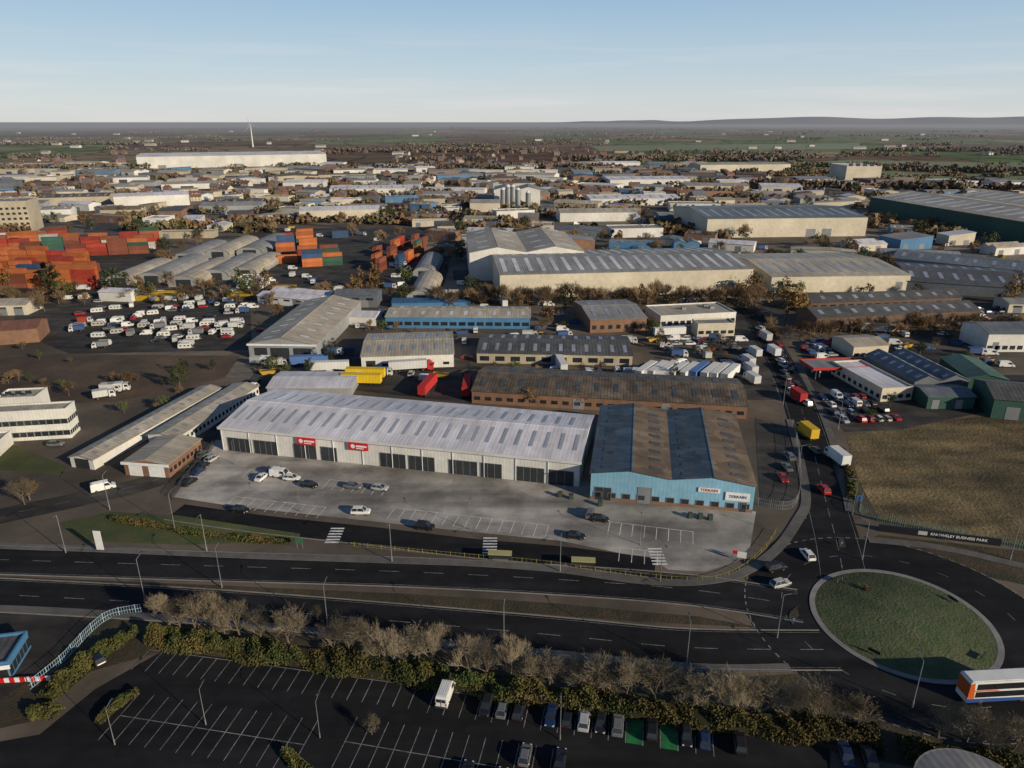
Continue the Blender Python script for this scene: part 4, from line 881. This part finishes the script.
while nt_<110:
    x=R.uniform(0,1024); y=R.uniform(290,420)
    p=G(x,y)
    if inb(p,3): continue
    if (70<x<250 and 300<y<362) or (x>850 and y>412) or (215<x<600 and y>385) or (x>735 and x<840 and y>300): 
        continue
    nt_+=1; tree(x,y,R.choice(('brown','green','brown','dark','brown')),R.uniform(.25,.65))
# ---------------------------------------------------------------- hedges
def hedge(name,label,pts,w,h,dens,mt=None,seed=1,ls=.26,rough_=.3):
    r=random.Random(seed); P=cat(pts,6); 
    core=MB(); ribbon(core,P,w*.6,0.05,h=h*.5)
    lf=MB()
    def hh_(p): return h*(.8+rough_*math.sin(p.x*.55+math.sin(p.y*.6)*1.5)*math.sin(p.y*.5+1)+.12*math.sin(p.x*1.9+p.y))
    for a,c in zip(P,P[1:]):
        L=(c-a).length; d=(c-a).normalized(); nn=Vector((-d.y,d.x,0))
        for i in range(int(L*dens)+1):
            t=r.random(); side=r.uniform(-1,1); q_=a+d*t*L; wl=w*(.85+.25*math.sin(q_.x*.45+2))
            hh=hh_(q_+nn*side*2)
            prof_=math.sqrt(max(.02,1-abs(side)**3))
            z=hh*prof_*(r.uniform(.85,1.12) if r.random()<.65 else r.uniform(.1,1))
            p=q_+nn*side*wl*.5+Vector((0,0,z+.05))
            aa=rv(r)*ls*r.uniform(.5,1.3); bb=aa.cross(rv(r)); bb=bb.normalized()*ls*.7 if bb.length>.01 else Vector((ls,0,0))
            lf.add([p-aa,p-bb,p+aa,p+bb],[(0,1,2,3)])
    r_=empty(name,P[0],0,label,'hedge')
    for nm,m_,mm in (('core',core,M['hedge_core']),('foliage',lf,mt or M['hedge2'])):
        m_.v=[(q[0]-P[0].x,q[1]-P[0].y,q[2]) for q in m_.v]; m_.build(nm,mm,r_)
hedge('hedge','long uneven olive and rust hedge dividing the car park from the main road',px([(150,638),(220,648),(300,660),(400,673),(480,688),(560,701),(640,712),(720,723),(830,734),(880,742)]),5.6,2.1,320,M['hedge'],rough_=.35)
hedge('hedge','curved green hedge at the left end of the car park',px([(46,700),(70,678),(100,654),(135,632)]),3.4,1.8,230,seed=2)
hedge('hedge','short green hedge on the teardrop island of the car park',px([(98,724),(118,706),(136,692)]),2.2,1.2,200,seed=3)
hedge('hedge','small rounded hedge left of the teardrop island',px([(28,718),(44,712),(58,716)]),2.6,1.3,200,seed=4)
hedge('hedge','shrub bed beside the round kiosk',px([(900,750),(950,758),(1024,770)]),5,1.5,180,M['hedge'],seed=5)
hedge('hedge','low scrub hedge along the front verge at left',px([(112,519),(160,527),(220,537),(290,543)]),2.5,.8,90,M['hedge'],seed=6)
hedge('hedge','scrub hedge between the rough field and the estate road',px([(852,500),(850,478),(842,450)]),2.5,1.3,100,M['hedge'],seed=7)
hedge('hedge','narrow shrub strip on an island near the bottom edge',px([(285,752),(300,768),(320,780)]),1.8,.9,140,seed=8)
sb_=leafy(80,1.2,1.6,M['leaf_brown'],nc=6,nl=10,ls=.2,name='shrub',low=.1)
for i in range(8):
    a=R.uniform(0,6.28);rr_=R.uniform(0,3.5)
    spawn(sb_,(RC.x+rr_*math.cos(a)-3,RC.y+rr_*math.sin(a)+8,.6),a,'low shrub near the far side of the roundabout island','shrub','low shrubs on the roundabout island',R.uniform(.4,.8))
# ---------------------------------------------------------------- street furniture
pl=MB(); pl.cyl((0,0,0),(0,0,9),.09,.05,8); arm=MB(); arm.cyl((0,0,8.95),(1.6,0,9.3),.05,.04,6); hd=MB(); hd.extr([(1.5,9.25),(1.6,9.38),(2.2,9.42),(2.3,9.32)],.15); ft=MB(); ft.cyl((0,0,0),(0,0,1.3),.14,.14,8)
LP=T_('street_lamp',[('pole',pl,[M['steel']],[('base',ft,[M['steel']])]),('arm',arm,[M['steel']],[('lantern',hd,[M['darksteel']])])])
for x,y,a,wh in ((66,553,-1.5,'on the upper verge'),(145,600,1.5,'on the central verge'),(207,552,-1.5,'on the upper verge'),(222,588,1.5,'on the central verge'),(328,628,1.5,'on the lower kerb'),(392,562,-1.5,'on the upper verge'),(560,572,-1.5,'on the upper verge'),(504,650,1.5,'on the lower kerb'),(660,582,-1.5,'on the upper verge'),(686,668,1.5,'on the lower kerb'),(777,638,0,'beside the splitter island'),(912,708,1.5,'below the roundabout'),(1010,560,2.5,'above the roundabout'),(862,560,2.5,'above the roundabout'),(852,515,3,'along the estate road'),(797,478,0,'along the estate road'),(838,430,3,'along the estate road'),(783,405,0,'along the estate road'),(815,380,3,'along the estate road'),(320,738,1.5,'in the lower car park'),(115,745,1.5,'in the lower car park'),(560,740,1.5,'in the lower car park'),(206,725,1.5,'in the lower car park'),(110,510,1.5,'beside the left junction'),(175,530,1.5,'beside the left junction'),(300,512,1.5,'on the pale yard'),(470,530,1.5,'on the pale yard'),(640,545,1.5,'on the pale yard'),(235,465,1.5,'on the pale yard')):
    spawn(LP,G(x,y)+Vector((0,0,.05)),a,'slim grey street lamp '+wh,'street lamp','street lamps '+wh,.75 if 'park' in wh or 'yard' in wh else 1)
for x,y,l in ((500,563,'left of the two bus shelters'),(583,570,'right of the two bus shelters')):
    r_=empty('bus_shelter',G(x,y),-.08,'yellow roofed '+l+' on the upper pavement','bus shelter')
    b=MB(); b.box((-2.4,-.8,2.35),(2.4,.9,2.5)); b.build('roof',paint((.42,.37,.15)),r_)
    for q in(-2.3,0,2.3): b=MB(); b.box((q-.05,.75,.1),(q+.05,.85,2.34)); b.build('post',M['darksteel'],r_)
    b=MB(); b.box((-2.25,.78,.4),(2.25,.8,2.2)); b.build('back_panel',M['glass'],r_)
    b=MB(); b.box((-1.6,.35,.5),(1.6,.65,.56)); b.build('bench',M['steel'],r_)
def fence(label,pts,h,m,rail=3,name='fence',sp_=3.0,pale=.45,th=.03):
    P=cat(pts,8); r_=empty(name,P[0],0,label,'fence'); o=P[0]
    b=MB()
    for k in range(rail): ribbon(b,[q-o for q in P],.05,.1+(h-.2)*k/(rail-1),h=.05)
    b.build('rail',m,r_)
    b=MB(); acc=0; posts=[]; tot=0
    for a,c in zip(P,P[1:]):
        L=(c-a).length; t=0
        while acc+ (L-t) >= pale:
            t+=pale-acc; acc=0; q=a.lerp(c,t/L)-o; b.box((q.x-th,q.y-th,.05),(q.x+th,q.y+th,h)); tot+=1
            if tot%int(sp_/pale)==1: posts.append(q)
        acc+=L-t
    b.build('pales',m,r_)
    for q in posts[:95]: b=MB(); b.box((q.x-.05,q.y-.05,0),(q.x+.05,q.y+.05,h+.1)); b.build('post',m,r_)
YL=paint((.26,.22,.06)); FG=paint((.12,.2,.16))
fence('low yellow railing curving round the front corner of the yard',px([(350,546),(450,556),(540,564),(640,577),(700,581),(735,573),(762,552),(776,532)]),1.0,YL,rail=2,pale=1.0,th=.015)
fence('pale blue railing beside the cropped corner building',px([(30,690),(62,664),(92,632),(112,618),(142,612)]),1.8,paint((.35,.5,.6)),th=.02)
fence('grey palisade fence right of the blue gabled warehouse',px([(756,506),(792,508),(800,480),(796,440),(792,426)]),2.2,M['steel'],th=.02)
fence('green palisade fence along the rough field by the sign wall',px([(862,500),(862,515),(900,526),(1000,545),(1080,560)]),2.2,FG)
fence('dark fence at the left end of the retail yard',px([(172,500),(190,476),(214,447)]),2,M['darksteel'])
p=G(0,683);q=G(40,681); r_=empty('striped_barrier',p,math.atan2((q-p).y,(q-p).x),'red and white striped barrier wall at the lower left edge','barrier')
L=(q-p).length+3; n=int(L/.8)
b=MB(); b.box((-3,-.1,0),(L,.1,.9)); b.build('wall',WH,r_)
b=MB()
for i in range(0,n,2): b.box((i*.8,-.13,.02),(i*.8+.8,.13,.93))
b.build('red_stripe',RED,r_)
p=G(878,531);q=G(1000,546); an=math.atan2((q-p).y,(q-p).x); L=(q-p).length
r_=empty('sign_wall',p,an,'low black sign wall lettered KNOWSLEY BUSINESS PARK beside the roundabout','sign')
b=MB(); b.box((0,-.15,0),(L,.15,1.7)); b.build('panel',paint((.012,.014,.018)),r_)
WHB=paint((.8,.8,.8))
t=txt('KNOWSLEY BUSINESS PARK',.88,WHB); t.parent=r_; t.location=(L*.66,-.2,.95); t.rotation_euler=(PI/2,0,0)
tw2=max(v.co.x for v in t.data.vertices)
b=MB(); b.box((L*.66-tw2-2.4,-.2,.5),(L*.66-tw2-.6,-.16,1.4)); b.build('logo_panel',paint((.4,.42,.4)),r_)
def board(x,y,w,h,zz,m,label,ang=0,name='road_sign',legs=2):
    r_=empty(name,G(x,y),ang,label,'sign')
    b=MB(); b.box((-w/2,-.05,zz),(w/2,.05,zz+h)); o=b.build('panel',m,r_)
    for k in range(legs):
        xx=0 if legs==1 else (-w*.35+k*w*.7); b=MB(); b.cyl((xx,.1,0),(xx,.1,zz+h*.9),.05,.05,6); b.build('post',M['steel'],r_)
board(101,552,1.6,4.5,.6,WH,'tall white totem sign on the left verge',-.1,'totem_sign',1)
board(741,562,1.8,1.4,1,WH,'small white and red board at the yard corner',-.3)
board(735,558,1.2,.8,1,RED,'small red board at the yard corner',-.3)
board(300,549,1.6,1.0,1.6,paint((.03,.12,.06)),'green direction sign on the upper verge')
board(858,505,1.4,1.8,.8,paint((.03,.08,.2)),'blue information board beside the estate road')
for x,y in ((793,624),(841,547)):
    board(x,y,.5,.5,.8,paint((.05,.12,.35)),'small blue keep-left sign on a traffic island',.2,'keep_left_sign',1)
for a in (.4,2.1,3.9,5.4):
    p=Vector((RC.x+(RR-2)*math.cos(a),RC.y+(RR-2)*math.sin(a),0)); pr=proj(p)
    board(pr[0],pr[1],2,.6,.7,paint((.02,.02,.02)),'black chevron board on the roundabout island',a+PI/2,'chevron_board')
for i,(x,y) in enumerate(((690,518),(700,519),(710,520),(600,506),(560,497),(571,499))):
    r_=empty('wheelie_bin',G(x,y),.1,'dark wheelie bin outside the blue gabled warehouse','bin','bins outside the blue gabled warehouse')
    b=MB(); b.box((-.5,-.4,.1),(.5,.4,1.2)); b.build('tub',paint((.03,.06,.04)),r_); b=MB(); b.slab((-.55,-.45,1.21),(.55,-.45,1.21),(.55,.45,1.35),(-.55,.45,1.35),.06); b.build('lid',M['darksteel'],r_)
# ---------------------------------------------------------------- mid and far town
pal=[('white','white'),('grey','grey'),('tan','tan'),('cream','tan'),('brick','dark'),('tan','brown'),('white','grey'),('darkbrick','dark'),('slate','slate'),('blue','grey'),('white','white'),('brick','grey'),('cream','grey'),('white','tan'),('cream','white')]
BANS=[[-60,170,225,306],[250,430,222,300],[60,255,290,366],[735,850,300,450]]
cnt=0; tries=0
while cnt<290 and tries<9000:
    tries+=1
    x=R.uniform(-10,1034); y=166+ (R.random()**1.4)*150
    if y<182 and x>760: continue
    if any(a<x<b2 and c<y<d2 for a,b2,c,d2 in BANS): continue
    p=G(x,y); far=p.y
    L=R.uniform(14,50) if far<900 else R.uniform(24,85); D=R.uniform(10,22) if far<900 else R.uniform(15,40)
    if not free(p+Vector((0,D/2,0)),math.hypot(L,D)/2+ (4 if far<700 else 0)): continue
    H=R.uniform(3.5,7); wm,rk=R.choice(pal); ax=R.choice('xyy'); nn_=R.choice((1,1,2)); an=R.choice((-.1,.25,.1,0,-.4))+R.uniform(-.08,.08)
    A=p-Vector((L/2*math.cos(an),L/2*math.sin(an),0))
    OCC.append(p+Vector((0,D/2,0))); OCR.append(math.hypot(L,D)/2*.9); BOX.append((A,an,L,D))
    kind=R.choice(('gable','gable','gable','flat','mono'))
    sk=(min(8,int(max(3,(D if ax=='x' else L)/9))),.25,.75,1.6) if kind=='gable' and far<750 and R.random()<.6 else None
    rk2=RX[rk+('y' if ax=='x' else 'x')]
    building('industrial_shed',f'{wm.replace("darkbrick","dark brick")} walled {"flat" if kind=="flat" else "pitched"} roof shed near {near(p)}',A,an,L,D,H,H*.3 if kind!='flat' else 0,kind,ax,wm,rk2,n=nn_,
       doors=[('f',.1,.1+4/L,min(3.6,H-.4)),('f',.6,.6+4/L,min(3.6,H-.4))] if far<900 else [('f',.3,.5,H*.6,dd)],wins=[('f',max(2,int(L/6)),H*.6,H*.8,.5)] if far<450 else (),sky=sk,category='shed',group='industrial sheds',skm=R.choice((M['skyl_l'],M['skyl'])))
    cnt+=1
def house_t(seed):
    r=random.Random(seed); L=r.uniform(8,14);D=8;H=5.2;rise=2.6; wm=W[r.choice(('brick','brick','cream','darkbrick','brick'))]; rm=RX[r.choice(('red','red','brown','slate'))+'x']
    w=MB()
    for x in(0,L): w.add([(x,0,0),(x,D,0),(x,D,H),(x,D/2,H+rise),(x,0,H)],[(0,1,2,3,4)])
    w.quad((0,0,0),(L,0,0),(L,0,H),(0,0,H)); w.quad((0,D,0),(L,D,0),(L,D,H),(0,D,H))
    rf=MB(); rf.slab((-.4,-.4,H-.2),(L+.4,-.4,H-.2),(L+.4,D/2,H+rise+.05),(-.4,D/2,H+rise+.05),.15); rf.slab((-.4,D+.4,H-.2),(L+.4,D+.4,H-.2),(L+.4,D/2,H+rise+.05),(-.4,D/2,H+rise+.05),.15)
    ch=MB(); ch.box((L*.2-.4,D/2-.5,H+1.6),(L*.2+.4,D/2+.5,H+rise+1.3))
    wi=MB(); 
    for z in (1,3.6):
        for k in range(3): x=L*(k+.5)/3; wi.box((x-.6,-.06,z),(x+.6,.02,z+1.1))
    return T_('house',[('wall',w,[wm]),('roof',rf,[rm],[('chimney',ch,[wm])]),('windows',wi,[M['glass']])])
HT=[house_t(s) for s in range(7)]
cnt=0;tries=0
while cnt<210 and tries<9000:
    tries+=1
    x=R.uniform(-10,800); y=150+R.random()*52
    if 130<x<335 and y<172: continue
    p=G(x,y)
    if not free(p,6): continue
    OCC.append(p);OCR.append(7); cnt+=1
    spawn(HT[cnt%7],p,R.choice((0,.3,1.5,-.4)),'pitched roof house near '+near(p),'house','houses among the far industrial sheds',R.uniform(.9,1.3))
cnt=0
while cnt<230:
    x=R.uniform(0,1024); y=184+R.random()**.8*215
    p=G(x,y)
    if inb(p,3) or (x>846 and y>412) or (730<x<850 and y>300) or (x<252 and 300<y<404) or (0<x<160 and 236<y<290) or (y>384 and x>210): continue
    cnt+=1; r=R.random(); h=R.choice((.1,.3,-.1,PI/2))+R.uniform(-.2,.2); nr=near(p)
    if r<.22: van(p,0,h,'white','near '+nr,False,'vans around the estate')
    elif r<.36: spawn(bxw,p,h,'white box lorry near '+nr,'lorry','box lorries around the estate')
    elif r<.44: spawn(bxb,p,h,'blue box lorry near '+nr,'lorry','box lorries around the estate')
    elif r<.5: spawn(tw_,p,h,'white semi trailer near '+nr,'trailer','semi trailers around the estate')
    elif r<.62: spawn(sk_b,p,h,'blue loaded skip near '+nr,'skip','skips around the estate')
    elif r<.72: spawn(sk_y,p,h,'yellow loaded skip near '+nr,'skip','skips around the estate')
    else: c=R.choice(('white','grey','black','red','blue','silver')); car(p,0,h,c,'near '+nr,False,group='cars around the estate')
cnt=0
while cnt<250:
    x=R.uniform(-20,1044); y=180+R.random()*120
    p=G(x,y)
    if inb(p,4) or (0<x<160 and 236<y<290) or (258<x<422 and 228<y<283): continue
    cnt+=1; tree(x,y,R.choice(('brown','brown','green','dark','brown','brown')),R.uniform(.5,1.3))
b=MB(); r=random.Random(5)
def woodrow(a,c,depth,n,h,k_=7):
    A=G(*a);B=G(*c)
    for i in range(n):
        p=A.lerp(B,r.random())+Vector((r.uniform(-10,10),r.uniform(0,depth),0)); hh=h*r.uniform(.6,1.2); w_=hh*.6
        if inb(p,3): continue
        for k in range(k_):
            q=p+Vector((r.uniform(-w_,w_),r.uniform(-w_,w_),r.uniform(.2,1)*hh)); s=hh*.3
            aa=rv(r)*s; bb=rv(r).cross(aa).normalized()*s
            b.add([q-aa,q-bb,q+aa,q+bb],[(0,1,2,3)])
for row in (((-20,145),(130,145),90,300,10),((330,152),(560,153),60,300,10),((560,161),(800,162),60,300,10),((880,152),(1050,152),80,200,10),((760,190),(1040,196),40,300,11),((860,170),(1050,176),60,200,10),((-30,172),(140,170),60,300,9),((340,170),(620,170),60,350,9)):
    woodrow(*row)
for i in range(60):
    x=r.uniform(-20,1040);y=r.uniform(128,162); woodrow((x,y),(x+r.uniform(25,120),y+r.uniform(-.6,.6)),25,50,9,5)
struct('woodland',b,M['far_wood'],'stuff')
b=MB()
for i in range(300):
    x=r.uniform(-20,1040);y=166+r.random()**1.3*75
    if (0<x<160 and 232<y<290) or (258<x<422 and 226<y<283): continue
    woodrow((x,y),(x+r.uniform(6,50),y+r.uniform(-2,2)),r.uniform(6,25),r.randint(8,28),6.5,10)
struct('town_scrub',b,M['scrub'],'stuff')
for i in range(45):
    x=R.uniform(0,1024); y=R.uniform(131,156); p=G(x,y)
    building('farm_building','pale farm building on the far plain near '+near(p),p,R.uniform(-.3,.3),R.uniform(12,38),14,6,3,'gable','y',R.choice(('white','cream','tan')),RX[R.choice(('tanx','greyx','redx'))],category='farm building',group='farm buildings on the far plain')
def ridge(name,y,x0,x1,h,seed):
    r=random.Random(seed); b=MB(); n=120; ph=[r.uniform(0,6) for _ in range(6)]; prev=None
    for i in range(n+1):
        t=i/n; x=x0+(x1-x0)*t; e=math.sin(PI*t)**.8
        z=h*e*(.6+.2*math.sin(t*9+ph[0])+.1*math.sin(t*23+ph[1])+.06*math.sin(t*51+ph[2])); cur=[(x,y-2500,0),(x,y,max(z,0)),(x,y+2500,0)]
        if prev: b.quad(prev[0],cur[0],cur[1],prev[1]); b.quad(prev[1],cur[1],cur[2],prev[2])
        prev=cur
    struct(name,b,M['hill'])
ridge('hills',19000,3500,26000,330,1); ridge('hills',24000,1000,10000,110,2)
# ---------------------------------------------------------------- labels
def ordn(i):
    o=['first','second','third','fourth','fifth','sixth','seventh','eighth','ninth','tenth','eleventh','twelfth','thirteenth','fourteenth','fifteenth','sixteenth','seventeenth','eighteenth','nineteenth']
    tens={2:'twent',3:'thirt',4:'fort',5:'fift'}
    if i<20: return o[i-1]
    t,u=divmod(i,10); return tens[t]+('ieth' if u==0 else 'y-'+o[u-1])
from collections import defaultdict
D_=defaultdict(list)
for o in REG: D_[o['label']].append(o)
for lab,os_ in D_.items():
    n=len(os_)
    if n==1: continue
    for o in os_:
        if 'group' not in o: o['group']=lab
    if n<=56:
        os_.sort(key=lambda o:proj(o.location)[0])
        for i,o in enumerate(os_):
            o['label']=lab+', '+(ordn(i+1) if i<n-1 or n<3 else 'last')+' from the left'
            if len(o['label'].split())>16: o['label']=lab+', '+ordn(i+1)+' rightward' if len(lab.split())<=14 else lab
# ---------------------------------------------------------------- camera, light, sky
cam=bpy.data.objects.new('camera',bpy.data.cameras.new('camera')); C.objects.link(cam)
cam.location=(0,0,CH); cam.rotation_euler=(PI/2-PIT,0,0); cam.data.sensor_width=36; cam.data.lens=F/1024*36; cam.data.clip_end=90000; cam.data.clip_start=1
sc.camera=cam
EL=math.radians(18.5); AZ=math.radians(127)
sd=Vector((math.sin(AZ)*math.cos(EL),math.cos(AZ)*math.cos(EL),math.sin(EL)))
sl=bpy.data.lights.new('sun','SUN'); sl.energy=5.0; sl.angle=math.radians(.5); sl.color=(1,.86,.64)
so=bpy.data.objects.new('sun',sl); C.objects.link(so); so.rotation_euler=sd.to_track_quat('Z','Y').to_euler()
w=bpy.data.worlds.new('World'); sc.world=w; w.use_nodes=True; N=w.node_tree.nodes; Lk=w.node_tree.links
bg=N['Background']; sk=N.new('ShaderNodeTexSky'); sk.sky_type='NISHITA'; sk.sun_disc=False; sk.sun_elevation=EL; sk.sun_rotation=AZ; sk.air_density=1.0; sk.dust_density=.3; sk.ozone_density=2.0; sk.altitude=100
tc=N.new('ShaderNodeTexCoord'); sx=N.new('ShaderNodeSeparateXYZ'); Lk.new(tc.outputs['Generated'],sx.inputs[0])
# clear blue air above a pale haze band, mixed over the physical sky
cr=N.new('ShaderNodeValToRGB'); e=cr.color_ramp.elements
e[0].position=0; e[0].color=(.66,.68,.69,1); e[1].position=1; e[1].color=(.025,.06,.14,1)
for p_,c_ in ((.02,(.64,.69,.72)),(.06,(.53,.65,.74)),(.13,(.37,.54,.71)),(.22,(.21,.37,.58)),(.4,(.07,.13,.28))):
    q=e.new(p_); q.color=c_+(1,)
Lk.new(sx.outputs[2],cr.inputs[0])
vm=N.new('ShaderNodeVectorMath'); vm.operation='SCALE'; vm.inputs['Scale'].default_value=9.8; Lk.new(cr.outputs[0],vm.inputs[0])
mk=N.new('ShaderNodeMix'); mk.data_type='RGBA'; mk.inputs[0].default_value=.88; Lk.new(sk.outputs[0],mk.inputs[6]); Lk.new(vm.outputs[0],mk.inputs[7])
mp=N.new('ShaderNodeMapping'); mp.inputs['Scale'].default_value=(2.5,2.5,45); Lk.new(tc.outputs['Generated'],mp.inputs['Vector'])
nz=N.new('ShaderNodeTexNoise'); nz.inputs['Scale'].default_value=1.4; nz.inputs['Detail'].default_value=7; Lk.new(mp.outputs[0],nz.inputs['Vector'])
m1=N.new('ShaderNodeMapRange'); m1.inputs[1].default_value=.5; m1.inputs[2].default_value=.75; m1.inputs[3].default_value=0; m1.inputs[4].default_value=.5; Lk.new(nz.outputs['Fac'],m1.inputs[0])
m2=N.new('ShaderNodeMapRange'); m2.inputs[1].default_value=.12; m2.inputs[2].default_value=.02; Lk.new(sx.outputs[2],m2.inputs[0])
mm=N.new('ShaderNodeMath'); mm.operation='MULTIPLY'; Lk.new(m1.outputs[0],mm.inputs[0]); Lk.new(m2.outputs[0],mm.inputs[1])
mx=N.new('ShaderNodeMix'); mx.data_type='RGBA'; mx.inputs[7].default_value=(8,7.6,7.4,1); Lk.new(mm.outputs[0],mx.inputs[0]); Lk.new(mk.outputs[2],mx.inputs[6])
Lk.new(mx.outputs[2],bg.inputs['Color']); bg.inputs['Strength'].default_value=.1
sc.view_settings.view_transform='Standard'; sc.view_settings.look='None'; sc.view_settings.exposure=0
print('objects',len(bpy.data.objects))
